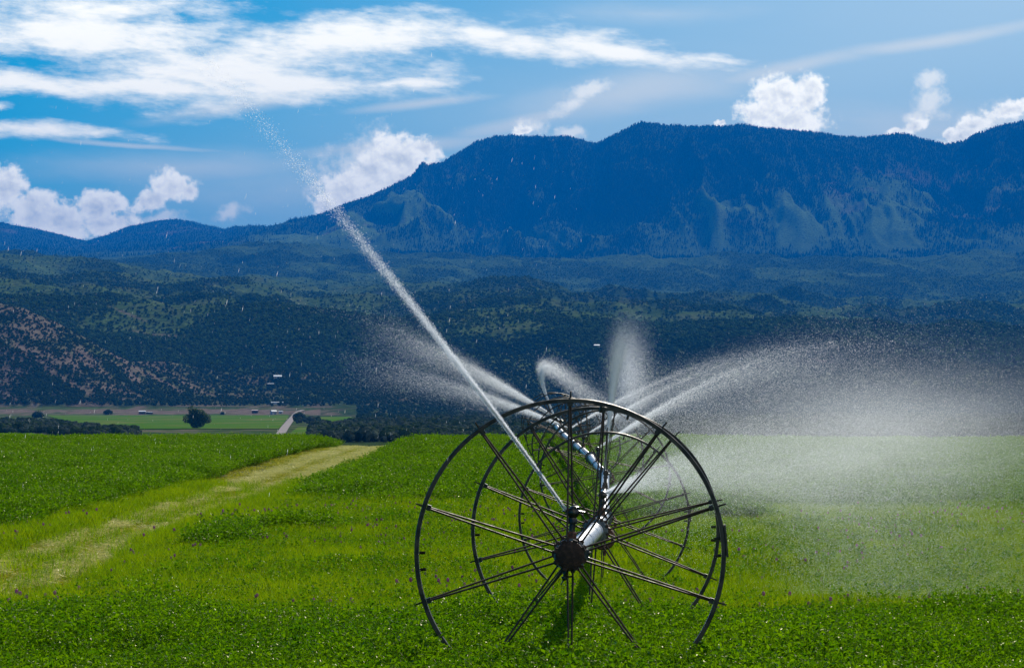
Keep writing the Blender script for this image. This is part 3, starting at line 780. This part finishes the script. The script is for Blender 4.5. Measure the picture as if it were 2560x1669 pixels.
# lone tree
M_bark = mat_principled('bark', (0.06, 0.045, 0.03), 0.9, 0, (0.09, 0.07, 0.05), 3)
M_wil = mat_leaf('cottonwood_leaf', (0.030, 0.060, 0.022), (0.055, 0.095, 0.032), 0.3, 0.05, 0.4, (1.2, 1.3, .6), .15)
def leafy_tree(name, base, lobes, trunk_h, n, leaf, label, cat, seed, group=None):
    g = np.random.default_rng(seed)
    root = empty(name, base); tag(root, label, cat, group)
    mb = MB(); mb.tube((0, 0, -.5), (0, 0, trunk_h), .55, .35, 8)
    for (x, y, z, r, h) in lobes: mb.tube((0, 0, trunk_h * .6), (x, y, z), .25, .06, 6)
    mb.build('trunk', M_bark, root)
    V = []
    tot = sum(l[3] ** 2 * l[4] for l in lobes)
    for (x, y, z, r, h) in lobes:
        k = int(n * r * r * h / tot)
        d = unit(g.normal(0, 1, (k, 3))); rr = g.uniform(.55, 1.06, (k, 1)) ** .6
        lump = .82 + .36 * vnoise(d[:, :1] * 2.3 + x, d[:, 1:2] * 2.3 + d[:, 2:] * 1.7, seed)
        c_ = np.array([x, y, z]) + d * rr * lump * [r, r, h]
        dr = unit(g.normal(0, 1, (k, 3))); V.append(leaf_quads(c_, dr, g.uniform(.4, .7, k) * leaf, g.uniform(.9, 1.6, k) * leaf, g.normal(0, 1, (k, 3))))
    V = np.concatenate(V)
    mesh_np('crown', V, quads(len(V) // 4), 4, M_wil, root)
    return root
def P_floor(px, py):
    Y = 14.7 * F / (py - HY); X = (px - HX) / F * Y
    return Vector((X, Y, terrain_z(X, Y)))
b = P_floor(491, 1071)
leafy_tree('lone_tree', b, [(-.3, 0, 5.0, 3.9, 3.5), (3.6, 0, 5.4, 3.6, 2.7), (-4.0, 0, 5.0, 2.9, 2.4), (1.0, 1, 7.2, 4.2, 2.6), (-2.6, 0, 10.0, 1.9, 1.9), (-1.2, 0, 8.4, 2.8, 2.0), (0.2, -1, 2.2, 2.8, 2.2), (6.0, 0, 4.6, 1.8, 1.9), (2.4, -1, 2.6, 2.2, 1.8)], 3, 9000, .42, 'big rounded lone tree standing in the green valley meadow', 'tree', 5)
for k, (px, py, s_, lab) in enumerate([(748, 1048, 1.0, 'bushy dark tree at the bend of the gravel lane'), (95, 1044, 1.0, 'dark round tree on the tan bank by the meadow corner'), (270, 1036, .9, 'low wide dark tree in front of the tan bank'), (557, 1036, .45, 'small round bush on the tan bank right of the lone tree')]):
    leafy_tree('bushy_tree', P_floor(px, py) if py > 1038 else land_at(px, py, 3300), [(0, 0, 3.0 * s_, 3.6 * s_, 2.7 * s_), (2.6 * s_, .5, 2.4 * s_, 2.6 * s_, 2.0 * s_), (-2.7 * s_, 0, 2.3 * s_, 2.5 * s_, 1.9 * s_)], 1.2, 2600, .5 * s_ ** .5, lab, 'tree', 40 + k, 'dark trees round the meadow')

# farm buildings
M_wroof = mat_principled('white_metal_roof', (0.80, 0.80, 0.80), 0.45, 0.0, (0.72, 0.72, 0.74), 1.0)
M_proof = mat_principled('pinkish_roof', (0.50, 0.33, 0.30), 0.5, 0.0, (0.58, 0.40, 0.36), 1.0)
M_groof = mat_principled('grey_roof', (0.36, 0.40, 0.42), 0.5, 0.0, (0.44, 0.47, 0.50), 1.0)
M_dwall = mat_principled('dark_timber_wall', (0.05, 0.045, 0.045), 0.8, 0, (0.08, 0.07, 0.065), 2)
M_lwall = mat_principled('pale_wall', (0.45, 0.43, 0.40), 0.8, 0, (0.5, 0.48, 0.45), 2)
M_dark = mat_principled('dark_opening', (0.015, 0.016, 0.02), 0.3, 0, (0.02, 0.02, 0.025), 2)
def building(name, pos, L, D, H, pitch, roof, wall, label, cat, rot=0, lean=None):
    root = empty(name, pos); root.rotation_euler = (0, 0, R(rot)); tag(root, label, cat)
    mb = MB(); hw = D / 2; rh = hw * math.tan(R(pitch))
    vs = [(-L / 2, -hw, -1), (L / 2, -hw, -1), (L / 2, hw, -1), (-L / 2, hw, -1), (-L / 2, -hw, H), (L / 2, -hw, H), (L / 2, hw, H), (-L / 2, hw, H), (-L / 2, 0, H + rh), (L / 2, 0, H + rh)]
    mb.add(vs, [(0, 1, 5, 4), (2, 3, 7, 6), (1, 2, 6, 9, 5), (3, 0, 4, 8, 7), (4, 5, 9, 8), (7, 8, 9, 6)])
    mb.build('wall', wall, root)
    mb = MB(); e = .4; th = .18
    for sg in (-1, 1):
        y0, z0 = sg * (hw + e), H - e * math.tan(R(pitch)) + .06; z1 = H + rh + .06
        p = [(-L / 2 - e, y0, z0), (L / 2 + e, y0, z0), (L / 2 + e, 0, z1), (-L / 2 - e, 0, z1)]
        q = [(x, y, z + th) for x, y, z in p]
        mb.add(p + q, [(0, 1, 2, 3), (7, 6, 5, 4), (0, 4, 5, 1), (1, 5, 6, 2), (2, 6, 7, 3), (3, 7, 4, 0)])
    mb.build('roof', roof, root)
    mb = MB(); mb.box((L * .12, -hw - .05, H * .36), (L * .2, .12, H * .72)); mb.build('door', M_dark, root)
    for x in (-.3, .36):
        mb = MB(); mb.box((L * x, -hw - .05, H * .55), (L * .1, .12, H * .3)); mb.build('window', M_dark, root)
    if lean:
        mb = MB(); x0 = L / 2 + .3
        mb.add([(x0, -hw * .8, H * .86), (x0 + lean, -hw * .8, H * .7), (x0 + lean, hw * .8, H * .8), (x0, hw * .8, H * .96), (x0, -hw * .8, H * .8), (x0 + lean, -hw * .8, H * .64), (x0 + lean, hw * .8, H * .74), (x0, hw * .8, H * .9)],
               [(3, 2, 1, 0), (4, 5, 6, 7), (0, 1, 5, 4), (1, 2, 6, 5), (2, 3, 7, 6), (3, 0, 4, 7)])
        mb.build('lean_to_roof', M_groof, root)
        for x in np.linspace(x0 + .4, x0 + lean - .2, 4):
            mb = MB(); mb.box((x, -hw * .7, H * .3), (.25, .25, H * .7 + 1)); mb.build('post', M_dwall, root)
        mb = MB(); mb.box((x0 + lean / 2, hw * .72, H * .3), (lean - .4, .2, H * .66 + 1)); mb.build('back_wall', M_dwall, root)
    return root
building('barn', land_at(356, 1034.5, 3300), 6.2, 5.5, 2.4, 16, M_wroof, M_dwall, 'low barn with a bright white roof and dark lean-to by the meadow', 'barn', 2, 7.0)
building('shed', land_at(638, 1032.5, 3300), 5.6, 5.0, 2.6, 17, M_proof, M_dwall, 'dark shed with a pinkish roof on the tan bank', 'shed', -8)
building('house', land_at(694, 950, 3700), 9.5, 9, 3.0, 18, M_wroof, M_lwall, 'house with a gleaming white roof up among the hillside trees', 'house', 6)
building('shed', land_at(677, 965, 3700), 7.2, 4.5, 2.2, 15, M_groof, M_dwall, 'small shed with a pale roof just below the gleaming white house', 'shed', 0)
building('long_shed', land_at(693, 1011, 3660), 12.5, 3.6, 2.2, 14, M_groof, M_lwall, 'long narrow pale grey shed against the trees above the lane', 'shed', 0)
building('farmhouse', land_at(684, 1035.5, 3300), 5.0, 5.0, 2.8, 24, M_groof, M_lwall, 'small grey roofed farmhouse in the bare yard above the meadow', 'house', 25)
building('shed', land_at(702, 1033, 3300), 3.6, 3.0, 1.9, 16, M_wroof, M_lwall, 'tiny white roofed outbuilding beside the small farmhouse', 'shed', -10)
building('farmhouse', land_at(1492, 869, 3900), 7.4, 6, 3.0, 18, M_wroof, M_lwall, 'lone white roofed house high on the dark hill behind the spray', 'house', 0)

# ------------------------------------------------------------------ wheel line
HUBS_PX = [(1425, 1384, 21.8), (1488, 1326, 27.3), (1510, 1292, 39.5), (1512, 1187, 51.7), (1477, 1143, 63.9), (1440, 1113, 76.1), (1410, 1087, 88.3), (1391, 1066, 100.5), (1378, 1055, 112.7)]
def at(px, py, d): return Vector(((px - HX) / F * d, d, CZ + (HY - py) / F * d))
HUBS = [at(*h) for h in HUBS_PX]
WR = 0.965
line = empty('wheel_line', (HUBS[0].x, HUBS[0].y, float(ground_z(HUBS[0].x, HUBS[0].y))))
tag(line, 'side roll irrigation line of big spoked steel wheels on a long pipe', 'irrigation line')
INV = Matrix.Translation(-line.location)

def frame_y(d):
    """rotation taking local +Y to d, keeping local Z up"""
    y = d.normalized(); x = y.cross(Vector((0, 0, 1))).normalized(); z = x.cross(y)
    return Matrix((x, y, z)).transposed().to_4x4()
def hexprof(r, hh, th):
    return [(r - th, -hh), (r - th * .15, -hh), (r, -hh * .8), (r, hh * .8), (r - th * .15, hh), (r - th, hh)]
def wheel_mesh():
    mb = MB()
    mb.lathe(hexprof(WR, .034, .027), n=120, closed=True)
    for k in range(10):
        t = R(36 * k); c_, s_ = math.sin(t), math.cos(t)
        mb.tube((c_ * (WR - .02), 0, s_ * (WR - .02)), (c_ * (WR + .045) + .006, -.01, s_ * (WR + .045)), .007, .005, 6)
        rot = Matrix.Rotation(t, 3, 'Y')
        mb.box((c_ * (WR - .045), 0, s_ * (WR - .036)), (.034, .05, .026), rot)
    for t in (84, 90.5, 264, 270.5, 12, 190):
        a = R(t); c_, s_ = math.sin(a), math.cos(a)
        mb.tube((c_ * (WR - .068), 0, s_ * (WR - .068)), (c_ * (WR - .03), 0, s_ * (WR - .03)), .010, .010, 6)
    mb.box((math.sin(R(85)) * (WR + .004), 0, math.cos(R(85)) * (WR + .004)), (.012, .086, .2), Matrix.Rotation(R(85 - 90), 3, 'Y'))
    return mb
wheel_me = wheel_mesh().build('wheel', M_rim, smooth=True, link=False).data
def hub_mesh():
    mb = MB()
    mb.lathe([(.066, -.16), (.078, -.16), (.078, .16), (.066, .16)], n=24, closed=True)
    for y in (-.12, .12):
        mb.lathe([(.078, y - .008), (.102, y - .008), (.102, y + .008), (.078, y + .008)], n=20, closed=True)
    for k in range(10):
        t = R(36 * k + 18)
        mb.tube((math.sin(t) * .092, -.145, math.cos(t) * .092), (math.sin(t) * .092, -.115, math.cos(t) * .092), .009, n=6)
    return mb
hub_me = hub_mesh().build('hub', M_hub, smooth=True, link=False).data
def spoke_me(sg):
    mb = MB(); off = R(10) * sg
    mb.tube((math.sin(off) * .10, .12 * sg, math.cos(off) * .10), (0.004 * sg, .004 * sg, WR - .03), .0064, .0064, 8)
    mb.tube((math.sin(off) * .10, .12 * sg - .012, math.cos(off) * .10), (math.sin(off) * .10, .12 * sg + .012, math.cos(off) * .10), .016, .016, 6)
    return mb
SPK = [spoke_me(s_).build('spoke', M_spoke, smooth=True, link=False).data for s_ in (-1, 1)]
def obj(name, me, parent, mat4):
    o = bpy.data.objects.new(name, me); COL.objects.link(o); o.parent = parent; o.matrix_local = mat4
    return o
rest_v, rest_f = [], []
for k, h in enumerate(HUBS):
    d = (HUBS[min(k + 1, 8)] - HUBS[max(k - 1, 0)]); d = Vector((d.x, d.y, d.z * .5))
    if k == 0: d = Vector((.02, 1, -.004))
    if k == 1: d = Vector((.045, 1, -.005))
    spin = [0, 4, 2, 9, -6, 12, 3, 15, -9][k]
    M = INV @ Matrix.Translation(h) @ frame_y(d) @ Matrix.Rotation(R(spin), 4, 'Y')
    wo_ = obj('wheel', wheel_me, line, M)
    obj('hub', hub_me, wo_, Matrix())
    for q in range(10):
        for sidx in (0, 1):
            ml = Matrix.Rotation(R(36 * q), 4, 'Y')
            if k < 5: obj('spoke', SPK[sidx], wo_, ml)
            else:
                b0 = len(rest_v); mt = M @ ml
                rest_v += [tuple(mt @ v.co) for v in SPK[sidx].vertices]
                rest_f += [tuple(i + b0 for i in p.vertices) for p in SPK[sidx].polygons]
mb = MB(); mb.add(rest_v, rest_f)
tag(mb.build('spokes', M_spoke, line), kind='stuff')

for k in range(8):
    a, b_ = HUBS[k], HUBS[k + 1]
    p0 = a - (b_ - a).normalized() * .05 if k else a - Vector((.0, .14, 0))
    L_ = (b_ - p0).length
    mb = MB()
    pr = [(.0575, 0), (.0635, .0), (.0635, L_)]
    mb.lathe([(.0635, 0), (.0635, L_ - .02)], n=28)
    for y in ([.75, 2.75, L_ - .35] if k < 1 else [1.0, L_ * .5 - .25, L_ * .5 + .25, L_ - 1.0]):
        mb.lathe([(.0635, y - .05), (.070, y - .04), (.070, y + .04), (.0635, y + .05)], n=28)
    o = mb.build('pipe', M_pipe, line, smooth=True)
    o.matrix_local = INV @ Matrix.Translation(p0) @ frame_y(b_ - p0)
# end cap and drain on the near wheel
d0 = frame_y(Vector((.02, 1, -.004)))
capM = INV @ Matrix.Translation(HUBS[0]) @ d0
mb = MB(); mb.lathe([(.001, -.205), (.075, -.205), (.088, -.198), (.090, -.185), (.090, -.150), (.070, -.145)], n=16)
for q in range(8):
    t = R(45 * q + 20); mb.box((math.sin(t) * .088, -.176, math.cos(t) * .088), (.03, .05, .022), Matrix.Rotation(t, 3, 'Y'))
o = mb.build('end_cap', M_cap, line, smooth=True); o.matrix_local = capM
mb = MB(); mb.lathe([(.014, -.02), (.016, .03), (.011, .05), (.02, .052), (.02, .062), (.006, .075)], (-.02, -.12, -.085), (-.25, 0, -1), 10)
mb.tube((-.02, -.12, -.135), (.018, -.12, -.132), .006, n=6); mb.tube((-.03, -.12, -.14), (-.058, -.12, -.185), .006, .003, n=6)
o = mb.build('drain_valve', M_brass, line, smooth=True); o.matrix_local = capM
mb = MB(); mb.tube((.085, -.15, .03), (.125, -.15, .01), .012, n=8); mb.tube((.085, -.15, -.01), (.118, -.15, -.02), .010, n=8); mb.box((.1, -.15, .0), (.03, .03, .06))
o = mb.build('clamp_bolt', M_brass, line, smooth=True); o.matrix_local = capM
# drop coupling hanging by the second wheel
for k in (1, 2, 3, 4):
    mb = MB(); mb.lathe([(.066, -.03), (.088, -.03), (.098, -.01), (.098, .01), (.088, .03), (.066, .03)], (.05, .42, -.065), (0, 1, 0), 22, closed=True)
    mb.tube((.06, .42, -.165), (.06, .42, -.205), .016, .012, 8)
    o = mb.build('coupling_ring', M_coupl, line, smooth=True); o.matrix_local = INV @ Matrix.Translation(HUBS[k]) @ frame_y(HUBS[k] - HUBS[k - 1])

# sprinklers
def pipe_pt(d):
    for k in range(8):
        if HUBS[k].y <= d <= HUBS[k + 1].y + .01:
            t = (d - HUBS[k].y) / (HUBS[k + 1].y - HUBS[k].y); return HUBS[k].lerp(HUBS[k + 1], t)
    return HUBS[0].copy()
mb = MB(); mb.lathe([(.072, -.035), (.084, -.035), (.084, .035), (.072, .035)], (0, 0, 0), (0, 1, 0), 20, closed=True); mb.box((0, 0, .085), (.062, .06, .05)); mb.lathe([(.030, .1), (.032, .135), (.022, .145)], (0, 0, 0), (0, 0, 1), 6)
sp_base = mb.build('base', M_coupl, smooth=True, link=False).data
mb = MB(); mb.lathe([(.013, .14), (.013, .19), (.019, .192), (.021, .215), (.016, .23), (.024, .245), (.027, .262), (.021, .285), (.010, .295), (.004, .298)], (0, 0, 0), (0, 0, 1), 12)
mb.tube((-.004, 0, .262), (-.032, 0, .276), .011, .007, 8)
sp_body = mb.build('body', M_brass, smooth=True, link=False).data
mb = MB(); mb.tube((.02, .0, .27), (.045, 0, .262), .008, .012, 8); mb.tube((-.01, .022, .25), (.03, .022, .285), .006, .005, 6); mb.tube((-.01, .022, .25), (-.042, .012, .266), .004, .006, 6); mb.lathe([(.016, .288), (.017, .298), (.008, .304)], (.008, 0, 0), (0, 0, 1), 10)
sp_arm = mb.build('arm', M_brass, smooth=True, link=False).data
SPR = [(21.72, 0), (33.4, 60), (45.6, 250), (57.8, 180), (70.0, 170), (82.0, 200), (94.4, 20), (106.0, 250)]
SPT = []
for d, rz in SPR:
    p = pipe_pt(d) if d > HUBS[0].y else HUBS[0] + Vector((0, d - HUBS[0].y, 0))
    SPT.append(p + Vector((0, 0, .268)))
    s_ = empty('sprinkler'); s_.parent = line
    lean = Matrix.Rotation(R(4), 4, 'Y')
    s_.matrix_local = INV @ Matrix.Translation(p) @ lean @ Matrix.Rotation(R(rz), 4, 'Z')
    for nm, me in (('base', sp_base), ('body', sp_body), ('arm', sp_arm)): obj(nm, me, s_, Matrix.Diagonal((1.0, 1.0, 1.0, 1.0)) if nm == 'base' else Matrix.Diagonal((1.5, 1.5, 1.0, 1.0)))

# ------------------------------------------------------------------ water
def drops(name, P_, r, vel, label, cat='water spray', stretch=1.5, fine=False):
    """each drop: two crossed translucent diamonds along its flight"""
    P_ = np.asarray(P_); n = len(P_)
    d = unit(vel); q = rng.normal(0, 1, (n, 3)); a = unit(np.cross(d, q)); b_ = np.cross(d, a)
    r = r[:, None]
    if fine:
        V = np.stack([P_ - d * r * stretch, P_ + a * r, P_ + d * r * stretch, P_ - a * r], 1).reshape(-1, 3)
    else: V = np.stack([P_ - d * r * stretch, P_ + a * r, P_ + d * r * stretch, P_ - a * r, P_ - d * r * stretch * .9, P_ + b_ * r, P_ + d * r * stretch * .9, P_ - b_ * r], 1).reshape(-1, 3)
    o = mesh_np(name, V, np.arange(len(V)).reshape(-1, 4), 4, M_water)
    return tag(o, label, cat, kind='stuff')
def fly(o, az_, el_, v, t, k):
    """position and velocity after t seconds with air drag k; azimuth from +Y to +X in degrees"""
    a, e = R(1) * az_, R(1) * el_
    d = np.stack([np.sin(a) * np.cos(e), np.cos(a) * np.cos(e), np.sin(e)], -1)
    f = (1 - np.exp(-k * t)) / k
    vt = 9.81 / k
    pos = np.array(o) + d * (v * f)[..., None]
    pos[..., 2] += -vt * (t - f)
    vel = d * (v * np.exp(-k * t))[..., None]; vel[..., 2] -= vt * (1 - np.exp(-k * t))
    return pos, vel
def jet(name, o, az_, el_, v, n, t1, label, s_az=1.0, s_el=1.0, r=(.0015, .004), k=(.15, .9), grow=.03, core=(0, .15, .004, .3), r_core=(.003, .006), wind=0.0, fall=0.0, tp=1.0, tau=0.0):
    """core = (drops, seconds, radius at nozzle, spread in degrees): the unbroken first stretch of the jet"""
    o = np.array(o)
    t = t1 * rng.uniform(0.02, 1, n) ** tp
    if tau: t = -tau * np.log(1 - rng.uniform(0, 1, n) * (1 - math.exp(-t1 / tau)))
    kk = k[0] + (k[1] - k[0]) * rng.uniform(0, 1, n) ** 1.6
    m_ = rng.uniform(0, 1, n) < fall
    kk[m_] *= rng.uniform(1.5, 5, m_.sum())
    sp = np.clip(.3 + t * 1.4, .3, 1.3)
    pos, vel = fly(o, az_ + rng.normal(0, 1, n) * s_az * sp, el_ + rng.normal(0, 1, n) * s_el * sp - np.abs(rng.normal(0, 1, n)) * s_el * .5, np.full(n, v) * rng.normal(1, .03, n), t, kk)
    pos = pos + rng.normal(0, 1, (n, 3)) * (grow * t)[:, None]
    pos[:, 0] += wind * t * t
    rr = r[0] + (r[1] - r[0]) * rng.uniform(0, 1, n) ** 2.5
    nc = int(core[0])
    tc2 = -core[1] / 3.2 * np.log(1 - rng.uniform(0, 1, nc) * .993)
    cp, cv = fly(o, az_ + rng.normal(0, core[3], nc), el_ + rng.normal(0, core[3], nc), np.full(nc, v), tc2, np.full(nc, k[0] + .1))
    cp = cp + rng.normal(0, 1, (nc, 3)) * core[2]
    cp[:, 0] += wind * tc2 * tc2
    cr = r_core[0] + (r_core[1] - r_core[0]) * rng.uniform(0, 1, nc)
    pos, vel, rr = np.concatenate([pos, cp]), np.concatenate([vel, cv]), np.concatenate([rr, cr])
    g = ground_z(pos[:, 0], pos[:, 1]) + .22
    ok = (pos[:, 2] > g) & (pos[:, 1] > 6)
    return drops(name, pos[ok], rr[ok], vel[ok], label, 'water jet', 2.4, True)

J1 = np.array(SPT[0]) + [-.03, 0, .01]
jet('water_jet', J1, 197.1, 23, 28.8, 150000, .36, 'long white water jet from the front sprinkler arching high over the left hills', .42, .42, (.0004, .0014), (.1, .5), .030, (60000, .15, .004, .22), (.0006, .0018), tau=.047)
jet('water_jet', SPT[2], 4.2, 29, 13.4, 260000, 1.0, 'upright bushy plume of water drops just above the front wheel', 0.75, 1.1, (.0010, .0034), (.15, .9), .07, (6000, .35, .008, .5), (.0012, .003), tp=.9)
# jets thrown to the right
for k, (az_, n_, lab) in enumerate([(92, 130000, 'broad veil of drops thrown far to the right over the hay'), (78, 85000, 'thin jet crossing behind the wheels towards the right'), (98, 85000, 'low slanting jet leaving the farther pipe to the right')]):
    jet('water_jet', SPT[3 + k], az_, 36 - 2 * k, 10.6 + .8 * k, n_, 1.25, lab, 2.4, 3.2, (.0006, .0026), (.2, 1.6), .18, (4000, .5, .010, .7), (.0015, .004), fall=.4, tp=1.15)
# jets thrown to the left from the far sprinklers
jet('water_jet', SPT[6], -60, 30, 18.7, 150000, .42, 'hazy spray fanning out to the left above the far wheels', 2.6, 3.2, (.0007, .0034), (.4, 2.0), .30, (6000, .4, .012, .8), (.002, .005), fall=.4, tp=1.5)
jet('water_jet', SPT[5], -107, 23, 17, 95000, .38, 'lower faint spray drifting left behind the front rim', 2.8, 3.2, (.0006, .0028), (.4, 2.2), .28, (3000, .35, .012, .8), (.0015, .004), fall=.5, tp=1.5)
jet('water_jet', SPT[7], -50, 62, 6.4, 70000, 1.15, 'slim far fountain bending over to the right behind the wheels', 1.2, 1.2, (.0012, .0042), (.1, .5), .13, (6000, .5, .012, .6), (.002, .005), wind=3.3)

# fine spray fan at the second sprinkler, drifting right
def mist(name, n, sampler, r, label):
    p, v = sampler(n)
    g = ground_z(p[:, 0], p[:, 1]) + .1
    ok = p[:, 2] > g
    rr = r[0] + (r[1] - r[0]) * rng.uniform(0, 1, n) ** 2
    return drops(name, p[ok], rr[ok], v[ok], label, 'water mist', 1.3, True)
def fan(n):
    t = rng.uniform(0, 1, n) ** 1.45 * 1.5
    p, v = fly(np.array(SPT[1]), rng.normal(78, 17, n), 4 + 26 * rng.beta(1.6, 1.4, n), rng.uniform(9, 14, n), t, rng.uniform(.8, 4.5, n))
    return p + rng.normal(0, 1, (n, 3)) * (.10 * t)[:, None] * [1, 1, .6], v
mist('water_mist', 800000, fan, (.0005, .0016), 'pale fan of mist spreading right from the second sprinkler')
def veil_(n):
    Y = rng.uniform(36, 80, n); u = rng.beta(1.25, 2.3, n)
    X = 1.5 + u * (Y * .165 - 1.0)
    top = 1.9 - 2.0 * (u - .35) ** 2
    Z = ground_z(X, Y) + .25 + (top + .8) * rng.beta(1.9, 2.0, n)
    v = np.tile([.6, 0, -1.0], (n, 1)) + rng.normal(0, .4, (n, 3))
    return np.stack([X, Y, Z], 1), v
mist('water_mist', 260000, veil_, (.0008, .0026), 'grainy falling drops hanging over the right side of the hay')
def rain(n):
    Y = rng.uniform(14, 60, n); X = -rng.uniform(-.02, .155, n) * Y
    Z = CZ + rng.uniform(-.03, .12, n) * Y * rng.uniform(.3, 1, n)
    return np.stack([X, Y, Z], 1), np.tile([-.15, 0, -1.0], (n, 1)) + rng.normal(0, .05, (n, 3))
p_, v_ = rain(1000)
drops('falling_drops', p_, rng.uniform(.0003, .0007, len(p_)), v_, 'sparse falling water drops in the air over the left half', 'water drops', 22.0)

# soft drifting spray too fine to see as drops
def soft_mist(name, loc, size, rot, dens, seed, label):
    m, n, out = new_mat('drifting_spray_%d' % seed)
    tcn = n.n('ShaderNodeTexCoord')
    oc = tcn.outputs['Object']
    r_ = n.vm('LENGTH', oc)
    fall = n.step(r_, 0.15, 0.98, 1.0, 0.0)
    nz = n.noise(n.vm('ADD', oc, (seed * 3.7, 0, 0)), 2.2, 3, 0.55)
    dn = n.m('MULTIPLY', n.m('MULTIPLY', fall, n.step(nz, .30, .75, .25, 1.6)), dens)
    v = n.n('ShaderNodeVolumePrincipled')
    v.inputs['Color'].default_value = (0.92, 0.97, 1.0, 1); v.inputs['Anisotropy'].default_value = 0.45
    n.put(v.inputs['Density'], dn)
    m.node_tree.links.new(v.outputs[0], out.inputs['Volume'])
    vs, fs = ico2()
    o = mesh_np(name, vs * 1.08, fs, 3, m)
    o.location = loc; o.scale = size; o.rotation_euler = (0, R(rot), 0)
    return tag(o, label, 'water mist', kind='stuff')
a_ = SPT[1]
soft_mist('water_mist', (a_.x + 2.9, 40, CZ - .55), (3.3, 9, 1.0), -8, .042, 1, 'soft white mist just right of the wheels above the grass')
soft_mist('water_mist', (a_.x + 5.2, 52, CZ - .25), (5.0, 13, 1.5), 0, .0055, 2, 'thin haze of spray drifting away to the right over the field')

# ------------------------------------------------------------------ air
m_h, nh, oh = new_mat('blue_air')
pv = nh.n('ShaderNodeVolumePrincipled')
pv.inputs['Color'].default_value = (0.0, 0.285, 1.0, 1)
pv.inputs['Density'].default_value = 4.3e-5
pv.inputs['Anisotropy'].default_value = 0.0
m_h.node_tree.links.new(pv.outputs[0], oh.inputs['Volume'])
mb = MB()
top = float(TZ.max()) + 60
mb.box((0, 0, (CZ - 18.5 + top) / 2), (68000, 68000, top - (CZ - 18.5)))
tag(mb.build('haze', m_h), 'pale blue air fading the far hills and mountains', 'haze', kind='stuff')
